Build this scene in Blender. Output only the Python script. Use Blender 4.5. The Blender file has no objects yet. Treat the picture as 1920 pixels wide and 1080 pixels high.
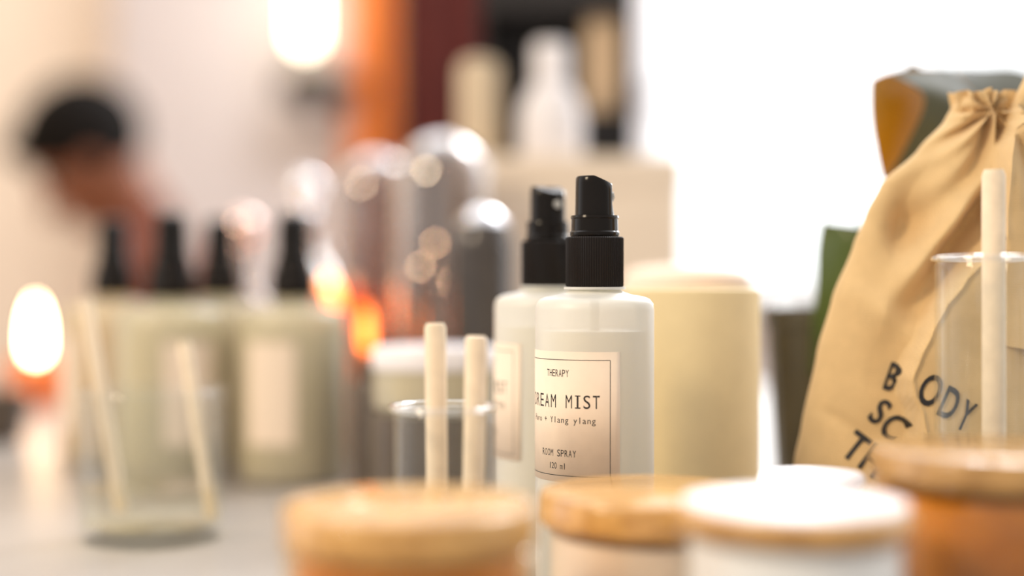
import bpy, bmesh, math, random
from mathutils import Vector, Matrix
PI = math.pi
R = math.radians
random.seed(7)
S = bpy.context.scene
C = S.collection

# ------------------------------------------------------------------ camera, world, lights, exposure
F = 2666.667                     # focal length in pixels (50 mm on a 36 mm wide sensor, 1920 wide)
TABLE = 0.75
CAMZ = 0.86
PITCH = math.atan(20 / F)
cam_d = bpy.data.cameras.new('camera')
cam = bpy.data.objects.new('camera', cam_d)
C.objects.link(cam)
cam.location = (0, 0, CAMZ)
cam.rotation_euler = (PI / 2 - PITCH, 0, 0)
cam_d.lens = 50
cam_d.sensor_width = 36
cam_d.clip_start = 0.01
cam_d.dof.use_dof = True
cam_d.dof.focus_distance = 0.468
cam_d.dof.aperture_fstop = 2.2
S.camera = cam
S.view_settings.view_transform = 'Standard'
S.view_settings.look = 'None'
S.view_settings.gamma = 1.0
S.view_settings.use_curve_mapping = False
S.view_settings.exposure = 0.0
S.cycles.use_denoising = True
S.cycles.max_bounces = 14
S.cycles.transparent_max_bounces = 24
S.cycles.transmission_bounces = 12
S.cycles.sample_clamp_indirect = 12

W = bpy.data.worlds.new('daylight')
S.world = W
W.use_nodes = True
wn, wl = W.node_tree.nodes, W.node_tree.links
wn.clear()
wo = wn.new('ShaderNodeOutputWorld')
wb = wn.new('ShaderNodeBackground')
tc = wn.new('ShaderNodeTexCoord')
sep = wn.new('ShaderNodeSeparateXYZ')
wl.new(tc.outputs['Generated'], sep.inputs[0])
ramp = wn.new('ShaderNodeValToRGB')          # bright overcast sky beyond the window, dimmer warm fill added behind the camera
ramp.color_ramp.elements[0].position = 0.35
ramp.color_ramp.elements[0].color = (0.74, 0.69, 0.64, 1)
ramp.color_ramp.elements[1].position = 0.75
ramp.color_ramp.elements[1].color = (2.6, 2.6, 2.65, 1)
mp = wn.new('ShaderNodeMath'); mp.operation = 'MULTIPLY_ADD'
mp.inputs[1].default_value = 0.5; mp.inputs[2].default_value = 0.5
wl.new(sep.outputs['Y'], mp.inputs[0])
wl.new(mp.outputs[0], ramp.inputs[0])
wl.new(ramp.outputs[0], wb.inputs[0])
wb.inputs[1].default_value = 1.0
wl.new(wb.outputs[0], wo.inputs[0])


def area(name, loc, target, size, power, color, size_y=None):
    l = bpy.data.lights.new(name, 'AREA')
    l.energy = power
    l.color = color
    l.size = size
    if size_y:
        l.shape = 'RECTANGLE'; l.size_y = size_y
    o = bpy.data.objects.new(name, l)
    C.objects.link(o)
    o.location = loc
    o.rotation_euler = (Vector(target) - Vector(loc)).to_track_quat('-Z', 'Y').to_euler()
    return o


area('window_daylight', (1.35, 4.3, 1.75), (0.0, 0.6, 0.8), 1.1, 40, (0.95, 0.98, 1.0), 0.8)
area('skylight', (0.95, 2.3, 2.6), (-0.04, 0.9, 0.95), 0.75, 40, (0.97, 0.98, 1.0))
area('room_lamp', (-1.15, -0.25, 1.75), (0.1, 0.5, 0.78), 0.35, 17, (1.0, 0.80, 0.56))
area('ceiling_lamp', (0.2, 2.9, 2.7), (-0.3, 4.5, 1.2), 0.8, 24, (0.97, 0.96, 1.0))  # added fill aimed at the back wall to brighten it


# ------------------------------------------------------------------ helpers
def sc(d):
    return d / F


def at(px, py, d):
    """the point of the room that lies at depth d behind picture position (px, py)"""
    f = Vector((0, math.cos(PITCH), -math.sin(PITCH)))
    u = Vector((0, math.sin(PITCH), math.cos(PITCH)))
    return Vector((0, 0, CAMZ)) + f * d + Vector((1, 0, 0)) * ((px - 960) * d / F) + u * ((540 - py) * d / F)


def on_table(px, d):
    p = at(px, 540, d)
    return Vector((p.x, p.y, TABLE))


def hz(py, d):
    """height above the table"""
    return at(960, py, d).z - TABLE


def new_bm():
    return bmesh.new()


def lathe(bm, prof, n=48, cx=0, cy=0, rib=0.0, closed=False):
    """turn a profile of (r, z) about z; r = 0 ends close in a fan"""
    rings = []
    for r, z in prof:
        if r <= 1e-7:
            rings.append([bm.verts.new((cx, cy, z))])
        else:
            rg = []
            for i in range(n):
                a = 2 * PI * i / n
                rr = r * (1 - (rib if i % 2 else 0))
                rg.append(bm.verts.new((cx + rr * math.cos(a), cy + rr * math.sin(a), z)))
            rings.append(rg)
    pairs = list(zip(rings[:-1], rings[1:]))
    if closed:
        pairs.append((rings[-1], rings[0]))
    for a, b in pairs:
        if len(a) == 1 and len(b) == 1:
            continue
        for i in range(n):
            j = (i + 1) % n
            if len(a) == 1:
                bm.faces.new((a[0], b[j], b[i]))
            elif len(b) == 1:
                bm.faces.new((a[i], a[j], b[0]))
            else:
                bm.faces.new((a[i], a[j], b[j], b[i]))
    return rings


def box(bm, x0, x1, y0, y1, z0, z1, bev=0.0):
    v = [bm.verts.new((x, y, z)) for z in (z0, z1) for y in (y0, y1) for x in (x0, x1)]
    fs = [(0, 2, 3, 1), (4, 5, 7, 6), (0, 1, 5, 4), (1, 3, 7, 5), (3, 2, 6, 7), (2, 0, 4, 6)]
    faces = [bm.faces.new([v[i] for i in f]) for f in fs]
    if bev:
        es = {e for f in faces for e in f.edges}
        bmesh.ops.bevel(bm, geom=list(es), offset=bev, segments=3, affect='EDGES', profile=0.5)


def tube(bm, pts, rad, n=14, cap=True):
    """a tube through pts; rad is one radius or one per point"""
    pts = [Vector(p) for p in pts]
    if not hasattr(rad, '__len__'):
        rad = [rad] * len(pts)
    rings = []
    up = Vector((0.13, 0.31, 0.94)).normalized()
    for i, p in enumerate(pts):
        t = (pts[min(i + 1, len(pts) - 1)] - pts[max(i - 1, 0)]).normalized()
        a = t.cross(up)
        if a.length < 1e-3:
            a = t.cross(Vector((1, 0, 0)))
        a.normalize()
        b = t.cross(a).normalized()
        rings.append([bm.verts.new(p + (a * math.cos(2 * PI * k / n) + b * math.sin(2 * PI * k / n)) * rad[i]) for k in range(n)])
    for a, b in zip(rings[:-1], rings[1:]):
        for k in range(n):
            bm.faces.new((a[k], a[(k + 1) % n], b[(k + 1) % n], b[k]))
    if cap:
        bm.faces.new(rings[0][::-1]); bm.faces.new(rings[-1])


def ball(bm, c, r, n=24, m=14, scale=(1, 1, 1)):
    c = Vector(c)
    rings = [[bm.verts.new(c + Vector((0, 0, -r * scale[2])))]]
    for i in range(1, m):
        a = -PI / 2 + PI * i / m
        rings.append([bm.verts.new(c + Vector((r * math.cos(a) * math.cos(2 * PI * k / n) * scale[0],
                                               r * math.cos(a) * math.sin(2 * PI * k / n) * scale[1],
                                               r * math.sin(a) * scale[2]))) for k in range(n)])
    rings.append([bm.verts.new(c + Vector((0, 0, r * scale[2])))])
    for a, b in zip(rings[:-1], rings[1:]):
        for k in range(n):
            j = (k + 1) % n
            if len(a) == 1:
                bm.faces.new((a[0], b[j], b[k]))
            elif len(b) == 1:
                bm.faces.new((a[k], a[j], b[0]))
            else:
                bm.faces.new((a[k], a[j], b[j], b[k]))


def obj(name, bm, m, parent=None, loc=None, smooth=True, sharp=38, fix=True):
    if fix:
        bmesh.ops.recalc_face_normals(bm, faces=bm.faces)
    if smooth:
        lim = R(sharp)
        for f in bm.faces:
            f.smooth = True
        for e in bm.edges:
            if len(e.link_faces) == 2 and e.calc_face_angle(0) > lim:
                e.smooth = False
    me = bpy.data.meshes.new(name)
    bm.to_mesh(me)
    bm.free()
    me.materials.append(m)
    o = bpy.data.objects.new(name, me)
    C.objects.link(o)
    if parent is not None:
        o.parent = parent
    if loc is not None:
        o.location = loc
    return o


def tag(o, label, cat, group=None, kind=None):
    o['label'] = label
    o['category'] = cat
    if group:
        o['group'] = group
    if kind:
        o['kind'] = kind
    return o


def thing(name, label, cat, loc, rz=0.0, group=None):
    o = bpy.data.objects.new(name, None)
    o.empty_display_size = 0.02
    C.objects.link(o)
    o.location = loc
    o.rotation_euler = (0, 0, rz)
    return tag(o, label, cat, group)


def copy_tree(o, parent=None):
    c = o.copy()
    C.objects.link(c)
    if parent is not None:
        c.parent = parent
    for ch in [x for x in C.objects if x.parent == o]:
        copy_tree(ch, c)
    return c


def struct(name, bm, m, parent=None, loc=None, smooth=False, fix=True):
    o = obj(name, bm, m, parent, loc, smooth, fix=fix)
    if parent is None:
        o['kind'] = 'structure'
    return o


# ------------------------------------------------------------------ materials
def mat(name, col, rough=0.5, metal=0.0, trans=0.0, coat=0.0, var=0.06, scale=40, bump=0.0, bscale=200, ior=1.45,
        emis=None, estr=0.0, sub=0.0, spec=0.5, stretch=None, col2=None):
    m = bpy.data.materials.new(name)
    m.use_nodes = True
    nt = m.node_tree
    n, l = nt.nodes, nt.links
    b = n['Principled BSDF']
    b.inputs['Roughness'].default_value = rough
    b.inputs['Metallic'].default_value = metal
    b.inputs['Transmission Weight'].default_value = trans
    b.inputs['Coat Weight'].default_value = coat
    b.inputs['Coat Roughness'].default_value = 0.08
    b.inputs['IOR'].default_value = ior
    b.inputs['Specular IOR Level'].default_value = spec
    if sub:
        b.inputs['Subsurface Weight'].default_value = sub
        b.inputs['Subsurface Radius'].default_value = (0.02, 0.012, 0.006)
        b.inputs['Subsurface Scale'].default_value = 0.6
    t = n.new('ShaderNodeTexCoord')
    mpg = n.new('ShaderNodeMapping')
    l.new(t.outputs['Object'], mpg.inputs[0])
    if stretch:
        mpg.inputs['Scale'].default_value = stretch
    nz = n.new('ShaderNodeTexNoise')
    nz.inputs['Scale'].default_value = scale
    nz.inputs['Detail'].default_value = 4
    l.new(mpg.outputs[0], nz.inputs['Vector'])
    rp = n.new('ShaderNodeValToRGB')
    c2 = col2 or tuple(c * (1 - var) for c in col)
    rp.color_ramp.elements[0].color = (*c2, 1)
    rp.color_ramp.elements[1].color = (*[min(1, c * (1 + var * 0.5)) for c in col], 1)
    rp.color_ramp.elements[0].position = 0.3
    rp.color_ramp.elements[1].position = 0.7
    l.new(nz.outputs['Fac'], rp.inputs[0])
    l.new(rp.outputs[0], b.inputs['Base Color'])
    if bump:
        n2 = n.new('ShaderNodeTexNoise'); n2.inputs['Scale'].default_value = bscale
        l.new(mpg.outputs[0], n2.inputs['Vector'])
        bp = n.new('ShaderNodeBump'); bp.inputs['Strength'].default_value = bump
        bp.inputs['Distance'].default_value = 0.001
        l.new(n2.outputs['Fac'], bp.inputs['Height'])
        l.new(bp.outputs[0], b.inputs['Normal'])
    if emis:
        b.inputs['Emission Color'].default_value = (*emis, 1)
        b.inputs['Emission Strength'].default_value = estr
    return m


def glass(name, tint=(0.97, 0.98, 0.98), ior=1.5, rough=0.015, gain=1.0, wavy=0.02):
    """thin clear glass: passes light straight on, mirrors more at a grazing view"""
    m = bpy.data.materials.new(name)
    m.use_nodes = True
    n, l = m.node_tree.nodes, m.node_tree.links
    n.clear()
    o = n.new('ShaderNodeOutputMaterial')
    mx = n.new('ShaderNodeMixShader')
    tr = n.new('ShaderNodeBsdfTransparent')
    gl = n.new('ShaderNodeBsdfGlossy')
    fr = n.new('ShaderNodeFresnel')
    ge = n.new('ShaderNodeNewGeometry')          # same reflectance from inside and outside of the thin wall
    mr = n.new('ShaderNodeMapRange'); mr.inputs[3].default_value = ior; mr.inputs[4].default_value = 1 / ior
    l.new(ge.outputs['Backfacing'], mr.inputs[0]); l.new(mr.outputs[0], fr.inputs[0])
    nz = n.new('ShaderNodeTexNoise'); nz.inputs['Scale'].default_value = 25
    t = n.new('ShaderNodeTexCoord')
    l.new(t.outputs['Object'], nz.inputs['Vector'])
    bp = n.new('ShaderNodeBump'); bp.inputs['Strength'].default_value = wavy; bp.inputs['Distance'].default_value = 0.002
    l.new(nz.outputs['Fac'], bp.inputs['Height'])
    l.new(bp.outputs[0], gl.inputs['Normal'])
    tr.inputs[0].default_value = (*tint, 1)
    gl.inputs[0].default_value = (1, 1, 1, 1)
    gl.inputs[1].default_value = rough
    ml = n.new('ShaderNodeMath'); ml.operation = 'MULTIPLY'; ml.inputs[1].default_value = gain; ml.use_clamp = True
    l.new(fr.outputs[0], ml.inputs[0])
    l.new(ml.outputs[0], mx.inputs[0])
    l.new(tr.outputs[0], mx.inputs[1])
    l.new(gl.outputs[0], mx.inputs[2])
    l.new(mx.outputs[0], o.inputs[0])
    return m


def frosted(name, col, through, rough=0.35, k=0.55):
    """sand-blasted glass: part scattered back, part scattered through, a weak satin sheen"""
    m = bpy.data.materials.new(name)
    m.use_nodes = True
    n, l = m.node_tree.nodes, m.node_tree.links
    n.clear()
    o = n.new('ShaderNodeOutputMaterial')
    nz = n.new('ShaderNodeTexNoise'); nz.inputs['Scale'].default_value = 900
    t = n.new('ShaderNodeTexCoord')
    l.new(t.outputs['Object'], nz.inputs['Vector'])
    bp = n.new('ShaderNodeBump'); bp.inputs['Strength'].default_value = 0.08; bp.inputs['Distance'].default_value = 0.0005
    l.new(nz.outputs['Fac'], bp.inputs['Height'])
    df = n.new('ShaderNodeBsdfDiffuse'); df.inputs[0].default_value = (*col, 1)
    tl = n.new('ShaderNodeBsdfTranslucent'); tl.inputs[0].default_value = (*through, 1)
    rf = n.new('ShaderNodeBsdfTransparent'); rf.inputs[0].default_value = (*through, 1)
    gl = n.new('ShaderNodeBsdfGlossy'); gl.inputs[0].default_value = (1, 1, 1, 1); gl.inputs[1].default_value = rough
    for x in (df, tl, gl):
        l.new(bp.outputs[0], x.inputs['Normal'])
    m1 = n.new('ShaderNodeMixShader'); m1.inputs[0].default_value = k
    l.new(df.outputs[0], m1.inputs[1]); l.new(tl.outputs[0], m1.inputs[2])
    m2 = n.new('ShaderNodeMixShader'); m2.inputs[0].default_value = 0.28
    l.new(m1.outputs[0], m2.inputs[1]); l.new(rf.outputs[0], m2.inputs[2])
    fr = n.new('ShaderNodeFresnel'); fr.inputs[0].default_value = 1.42
    m3 = n.new('ShaderNodeMixShader')
    l.new(fr.outputs[0], m3.inputs[0]); l.new(m2.outputs[0], m3.inputs[1]); l.new(gl.outputs[0], m3.inputs[2])
    l.new(m3.outputs[0], o.inputs[0])
    return m


def wood(name, a, b, rough=0.24, coat=0.35):
    m = mat(name, a, rough=rough, coat=coat, scale=28, var=0.3, col2=b, stretch=(1.0, 9.0, 9.0), bump=0.05, bscale=120)
    return m


def flame_mat(name, col, s):
    m = bpy.data.materials.new(name)
    m.use_nodes = True
    n, l = m.node_tree.nodes, m.node_tree.links
    n.clear()
    o = n.new('ShaderNodeOutputMaterial')
    e = n.new('ShaderNodeEmission')
    e.inputs[0].default_value = (*col, 1)
    e.inputs[1].default_value = s
    l.new(e.outputs[0], o.inputs[0])
    return m


M = {
    'wall': mat('painted_plaster', (0.79, 0.755, 0.77), 0.85, var=0.03, scale=3, bump=0.1, bscale=60),
    'beige': mat('beige_plaster', (0.66, 0.515, 0.375), 0.85, var=0.04, scale=3, bump=0.1, bscale=60),  # warm light on the left wall put into its colour
    'floor': mat('floor_boards', (0.34, 0.22, 0.13), 0.45, var=0.25, scale=6, stretch=(1, 8, 1)),
    'white': mat('white_paint', (0.86, 0.86, 0.86), 0.4),
    'ceil': mat('ceiling_plaster', (0.8, 0.76, 0.72), 0.9, var=0.03, scale=3),
    'table': mat('grey_table_laminate', (0.36, 0.325, 0.295), 0.36, var=0.06, scale=8, spec=0.35),
    'black': mat('black_plastic', (0.010, 0.008, 0.007), 0.16, spec=0.2, var=0.1, scale=90),
    'blackrib': mat('black_ribbed_plastic', (0.012, 0.009, 0.008), 0.38, spec=0.2, var=0.1, scale=90),
    'blackmat': mat('black_card', (0.018, 0.015, 0.016), 0.55, var=0.2),
    'iron': mat('black_iron', (0.02, 0.014, 0.012), 0.45, metal=0.3),
    'frost': frosted('frosted_glass', (0.98, 0.965, 0.92), (1.0, 1.0, 0.98), 0.4, 0.22),
    'liquid': frosted('pale_yellow_liquid', (1.0, 0.91, 0.50), (1.0, 0.97, 0.74), 0.5, 0.3),
    'label': mat('cream_label_paper', (0.88, 0.74, 0.60), 0.8, var=0.03, scale=200, bump=0.05, bscale=1500),
    'ink': mat('black_ink', (0.02, 0.018, 0.018), 0.6),
    'tube': mat('clear_plastic_tube', (0.8, 0.8, 0.76), 0.3, trans=0.4),
    'reed': mat('cream_fibre_reed', (0.86, 0.72, 0.54), 0.8, var=0.08, scale=200, bump=0.2, bscale=1200),
    'glass': glass('clear_glass', gain=0.55),
    'domeglass': glass('cloche_glass', (0.74, 0.67, 0.62), 1.5, 0.05, 4.5, 0.0),
    'wood': wood('bamboo_lid_wood', (0.67, 0.39, 0.13), (0.43, 0.215, 0.055)),
    'wooddark': wood('dark_lid_wood', (0.50, 0.295, 0.105), (0.30, 0.155, 0.045)),
    'amberwax': mat('amber_wax', (0.68, 0.38, 0.06), 0.3, sub=0.2, var=0.25, scale=40),
    'brownwax': mat('brown_amber_wax', (0.66, 0.43, 0.15), 0.3, var=0.45, scale=30, col2=(0.30, 0.15, 0.045)),
    'peachwax': mat('peach_wax', (0.93, 0.74, 0.56), 0.4, var=0.1, scale=30),
    'whitewax': mat('white_wax', (0.94, 0.92, 0.91), 0.35, var=0.04, scale=30),
    'creamjar': mat('cream_paper_wrap', (0.76, 0.625, 0.37), 0.75, var=0.05, scale=60, bump=0.05, bscale=900),
    'peach': mat('peach_card', (0.92, 0.74, 0.60), 0.6, var=0.05),
    'card': mat('cream_carton_card', (0.86, 0.74, 0.61), 0.8, var=0.04, scale=20),
    'tanwax': mat('tan_candle_wax', (0.66, 0.53, 0.37), 0.5, var=0.05),
    'tan': mat('tan_carton_card', (0.68, 0.50, 0.33), 0.8, var=0.05),
    'whiteplastic': mat('white_plastic', (0.88, 0.85, 0.88), 0.35, var=0.02),
    'darkglaze': mat('dark_grey_glaze', (0.055, 0.045, 0.040), 0.22, coat=0.4, var=0.2),
    'smoke': mat('smoky_brown_glaze', (0.10, 0.075, 0.055), 0.3, coat=0.3, var=0.2),
    'pinksilver': mat('rose_polished_metal', (0.95, 0.72, 0.64), 0.15, metal=1.0, var=0.02),
    'silver': mat('polished_silver', (0.93, 0.92, 0.95), 0.12, metal=1.0, var=0.02),
    'copper': mat('polished_copper', (0.95, 0.50, 0.28), 0.18, metal=1.0, var=0.05),
    'cotton': None,
    'leaf': None,
    'potglaze': mat('dark_olive_pot_glaze', (0.055, 0.045, 0.020), 0.25, coat=0.5, var=0.3),
    'soil': mat('potting_soil', (0.05, 0.03, 0.02), 0.95, bump=0.6, bscale=300),
    'stem': mat('green_plant_stem', (0.10, 0.20, 0.04), 0.5),
    'curtred': mat('maroon_velvet', (0.115, 0.019, 0.014), 0.8, var=0.25, scale=6),
    'curtorange': mat('amber_orange_linen', (0.92, 0.30, 0.055), 0.8, var=0.15, scale=6),  # lamplight on the drape edge put into its colour
    'skin': mat('skin', (0.30, 0.105, 0.05), 0.5, sub=0.1, var=0.12, scale=20),
    'hair': mat('black_hair', (0.010, 0.008, 0.007), 0.8, spec=0.15, var=0.4, scale=30, bump=0.5, bscale=150),
    'shirt': mat('red_brown_knit', (0.17, 0.045, 0.022), 0.9, var=0.2, scale=60, bump=0.2, bscale=400),
    'trouser': mat('dark_denim', (0.02, 0.022, 0.035), 0.85, var=0.2, scale=80),
    'eye': mat('eye_white', (0.75, 0.72, 0.68), 0.2),
    'sofawood': mat('stool_wood', (0.25, 0.13, 0.06), 0.5, var=0.3, stretch=(1, 1, 6)),
    'flame': flame_mat('candle_flame', (1.0, 0.70, 0.42), 30),
    'flameorange': flame_mat('amber_candle_flame', (1.0, 0.42, 0.19), 9),
    'bulb': flame_mat('lamp_glow', (1.0, 0.84, 0.62), 13),
    'fairy': flame_mat('fairy_light_glow', (1.0, 0.74, 0.48), 85),
    'wick': mat('wick', (0.03, 0.02, 0.015), 0.9),
    'amberglass': glass('amber_glass', (1.0, 0.70, 0.45), 1.5, 0.03),
    'honeyglass': glass('pale_amber_glass', (0.99, 0.86, 0.66), 1.5, 0.03),
    'rimglass': glass('glass_rim', (0.95, 0.96, 0.96), 1.5, 0.02, 4.0),
    'oil': glass('diffuser_oil', (0.995, 0.975, 0.91), 1.33, 0.02),
    'gold': mat('brushed_brass', (0.78, 0.55, 0.24), 0.3, metal=1.0),
}


def cotton_mat():
    m = mat('unbleached_cotton', (0.72, 0.505, 0.25), 0.9, var=0.06, scale=150)
    n, l = m.node_tree.nodes, m.node_tree.links
    b = n['Principled BSDF']
    b.inputs['Sheen Weight'].default_value = 0.25
    t = n.new('ShaderNodeTexCoord')
    w1 = n.new('ShaderNodeTexWave'); w1.bands_direction = 'Z'; w1.inputs['Scale'].default_value = 560; w1.inputs['Distortion'].default_value = 0.6
    w2 = n.new('ShaderNodeTexWave'); w2.bands_direction = 'X'; w2.inputs['Scale'].default_value = 420; w2.inputs['Distortion'].default_value = 0.6
    mx = n.new('ShaderNodeMath'); mx.operation = 'ADD'
    bp = n.new('ShaderNodeBump'); bp.inputs['Strength'].default_value = 0.35; bp.inputs['Distance'].default_value = 0.0006
    for w in (w1, w2):
        l.new(t.outputs['Object'], w.inputs['Vector'])
    l.new(w1.outputs['Fac'], mx.inputs[0]); l.new(w2.outputs['Fac'], mx.inputs[1])
    l.new(mx.outputs[0], bp.inputs['Height'])
    l.new(bp.outputs[0], b.inputs['Normal'])
    return m


def leaf_mat(name, dark, light, through, k):
    m = bpy.data.materials.new(name)
    m.use_nodes = True
    n, l = m.node_tree.nodes, m.node_tree.links
    n.clear()
    o = n.new('ShaderNodeOutputMaterial')
    t = n.new('ShaderNodeTexCoord')
    nz = n.new('ShaderNodeTexNoise'); nz.inputs['Scale'].default_value = 30
    l.new(t.outputs['Object'], nz.inputs['Vector'])
    rp = n.new('ShaderNodeValToRGB')
    rp.color_ramp.elements[0].color = (*dark, 1)
    rp.color_ramp.elements[1].color = (*light, 1)
    l.new(nz.outputs['Fac'], rp.inputs[0])
    p = n.new('ShaderNodeBsdfPrincipled'); p.inputs['Roughness'].default_value = 0.28
    l.new(rp.outputs[0], p.inputs['Base Color'])
    tl = n.new('ShaderNodeBsdfTranslucent'); tl.inputs[0].default_value = (*through, 1)
    mx = n.new('ShaderNodeMixShader'); mx.inputs[0].default_value = k
    l.new(p.outputs[0], mx.inputs[1]); l.new(tl.outputs[0], mx.inputs[2])
    l.new(mx.outputs[0], o.inputs[0])
    return m


M['cotton'] = cotton_mat()
M['leaf'] = leaf_mat('green_leaf', (0.060, 0.080, 0.025), (0.095, 0.12, 0.038), (0.34, 0.42, 0.04), 0.4)
M['leafyellow'] = leaf_mat('yellowing_leaf', (0.14, 0.12, 0.02), (0.22, 0.16, 0.03), (0.80, 0.47, 0.06), 0.6)  # light coming through the blade put into its colour
M['leafdark'] = leaf_mat('dark_leaf', (0.075, 0.078, 0.042), (0.11, 0.112, 0.066), (0.25, 0.22, 0.05), 0.25)  # shade on the rest of the leaf put into a darker colour

# ------------------------------------------------------------------ the room
WALL_D = 4.5
CORNER_X = -1.26
bm = new_bm(); box(bm, -3.0, 3.6, -1.6, 5.2, -0.1, 0.0)
struct('floor', bm, M['floor'])
WX0, WX1, WZ0, WZ1 = 0.42, 2.5, 0.79, 2.35
bm = new_bm()
box(bm, CORNER_X, WX0, WALL_D, WALL_D + 0.2, 0, 2.8)
box(bm, WX1, 3.6, WALL_D, WALL_D + 0.2, 0, 2.8)
box(bm, WX0, WX1, WALL_D, WALL_D + 0.2, 0, WZ0)
box(bm, WX0, WX1, WALL_D, WALL_D + 0.2, WZ1, 2.8)
struct('wall_back', bm, M['wall'])
bm = new_bm(); box(bm, CORNER_X - 0.15, CORNER_X, 1.2, WALL_D + 0.2, 0, 2.8)
struct('wall_left', bm, M['beige'])
bm = new_bm(); box(bm, CORNER_X, CORNER_X + 0.015, 1.2, WALL_D - 0.016, 0, 0.1)
struct('baseboard_left', bm, M['white'])
bm = new_bm(); box(bm, CORNER_X, 3.6, WALL_D - 0.015, WALL_D, 0, 0.1)
struct('baseboard_back', bm, M['white'])
# window
bm = new_bm()
fw = 0.06
box(bm, WX0, WX0 + fw, WALL_D + 0.05, WALL_D + 0.13, WZ0, WZ1)
box(bm, WX1 - fw, WX1, WALL_D + 0.05, WALL_D + 0.13, WZ0, WZ1)
box(bm, WX0 + fw, WX1 - fw, WALL_D + 0.05, WALL_D + 0.13, WZ0, WZ0 + fw)
box(bm, WX0 + fw, WX1 - fw, WALL_D + 0.05, WALL_D + 0.13, WZ1 - fw, WZ1)
win = struct('window_1', bm, M['white'])
bm = new_bm(); box(bm, WX0 - 0.05, WX1 + 0.05, WALL_D - 0.12, WALL_D + 0.05, WZ0 - 0.03, WZ0)
struct('window_sill', bm, M['white'], win)
bm = new_bm(); box(bm, WX0 + fw, WX1 - fw, WALL_D + 0.085, WALL_D + 0.091, WZ0 + fw, WZ1 - fw)
struct('window_pane', bm, M['glass'], win)
bm = new_bm(); box(bm, WX0 + 0.01, WX0 + 0.04, WALL_D + 0.02, WALL_D + 0.05, 1.40, 1.46); tube(bm, [(WX0 + 0.025, WALL_D + 0.015, 1.43), (WX0 + 0.14, WALL_D + 0.015, 1.43)], 0.011)
struct('window_handle', bm, M['iron'], win)


# curtains: wavy hanging cloth with a hem, on a rail
def curtain(name, x0, x1, y, z0, z1, waves, amp, m, label):
    t = thing(name, label, 'curtain', ((x0 + x1) / 2, y, z0))
    bm = new_bm()
    n = waves * 14
    cols = []
    hw = (x1 - x0) / 2
    for i in range(n + 1):
        u = i / n
        x = -hw + 2 * hw * u
        col = []
        for j in range(9):
            v = j / 8
            a = amp * (1.15 - 0.5 * v)
            yy = a * math.sin(2 * PI * waves * u + 0.5 * math.sin(3 * v + u * 5)) + 0.2 * a * math.sin(2 * PI * waves * 2.3 * u + v)
            col.append((x, yy, v * (z1 - z0)))
        cols.append(col)
    th = 0.004
    for sgn in (-1, 1):
        vs = [[bm.verts.new((p[0], p[1] + sgn * th / 2, p[2])) for p in col] for col in cols]
        if sgn == -1:
            va = vs
        else:
            vb = vs
    for vs in (va, vb):
        for i in range(n):
            for j in range(8):
                bm.faces.new((vs[i][j], vs[i + 1][j], vs[i + 1][j + 1], vs[i][j + 1]))
    for i in range(n):
        for j in (0, 8):
            bm.faces.new((va[i][j], va[i + 1][j], vb[i + 1][j], vb[i][j]))
    for i in (0, n):
        for j in range(8):
            bm.faces.new((va[i][j], va[i][j + 1], vb[i][j + 1], vb[i][j]))
    obj('drape', bm, m, t, sharp=70)
    k = max(3, waves)
    for i in range(k):
        bm = new_bm()
        x = -hw + 2 * hw * (i + 0.5) / k
        tube(bm, [(x + 0.013 * math.cos(a), 0, z1 - z0 + 0.0165 + 0.013 * math.sin(a)) for a in [2 * PI * q / 14 for q in range(15)]], 0.003, 8)
        obj('curtain_ring', bm, M['iron'], t)
    return t


cd = 4.36
curtain('curtain', at(650, 0, cd).x, at(733, 0, cd).x, cd, 0.02, 2.45, 2, 0.03, M['curtorange'], 'narrow bright orange curtain hanging between wall lamp and maroon curtain')
curtain('curtain', at(737, 0, cd).x, at(1165, 0, cd).x, cd, 0.02, 2.45, 7, 0.035, M['curtred'], 'wide dark maroon curtain hanging behind the glass domes')
bm = new_bm(); tube(bm, [(-0.62, 0, 0), (0.42, 0, 0)], 0.009)
for x in (-0.62, 0.42):
    ball(bm, (x, 0, 0), 0.018)
for x in (-0.5, 0.32):
    tube(bm, [(x, 0, 0), (x, WALL_D - cd, 0)], 0.007)
tag(obj('curtain_rail', bm, M['iron'], None, (0.0, cd, 2.4665 - 0.0)), 'black iron curtain rail above the orange and maroon curtains', 'curtain rail')

# wall lamp
ld = 4.3
lp = at(573, 157, ld)
t = thing('wall_lamp', 'glowing white lamp on black bracket on pale wall beside orange curtain', 'lamp', (lp.x, WALL_D, lp.z))
dy = ld - WALL_D
bm = new_bm(); box(bm, -0.03, 0.03, -0.02, 0.0, -0.09, 0.09, 0.004); obj('wall_plate', bm, M['iron'], t)
bm = new_bm(); box(bm, -0.012, 0.012, dy + 0.0505, -0.0205, -0.030, -0.016); obj('arm', bm, M['iron'], t)
bm = new_bm(); lathe(bm, [(0, 0.0221), (0.05, 0.0221), (0.062, 0.028), (0.064, 0.038), (0.058, 0.038), (0.05, 0.030), (0, 0.030)], 40, 0.0, dy)
box(bm, -0.075, 0.185, dy - 0.05, dy + 0.05, -0.046, -0.0121, 0.003); box(bm, -0.07, 0.18, dy - 0.045, dy + 0.045, -0.012, 0.022)
obj('lamp_tray', bm, M['iron'], t)
bm = new_bm(); lathe(bm, [(0, 0.115), (0.017, 0.12), (0.026, 0.14), (0.028, 0.34), (0.02, 0.37), (0, 0.38)], 32, 0.0, dy)
obj('lamp_bulb', bm, M['bulb'], t)
bm = new_bm(); lathe(bm, [(0, 0.0305), (0.018, 0.0305), (0.012, 0.114), (0, 0.114)], 24, 0.0, dy); obj('lamp_socket', bm, M['gold'], t)
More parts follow.
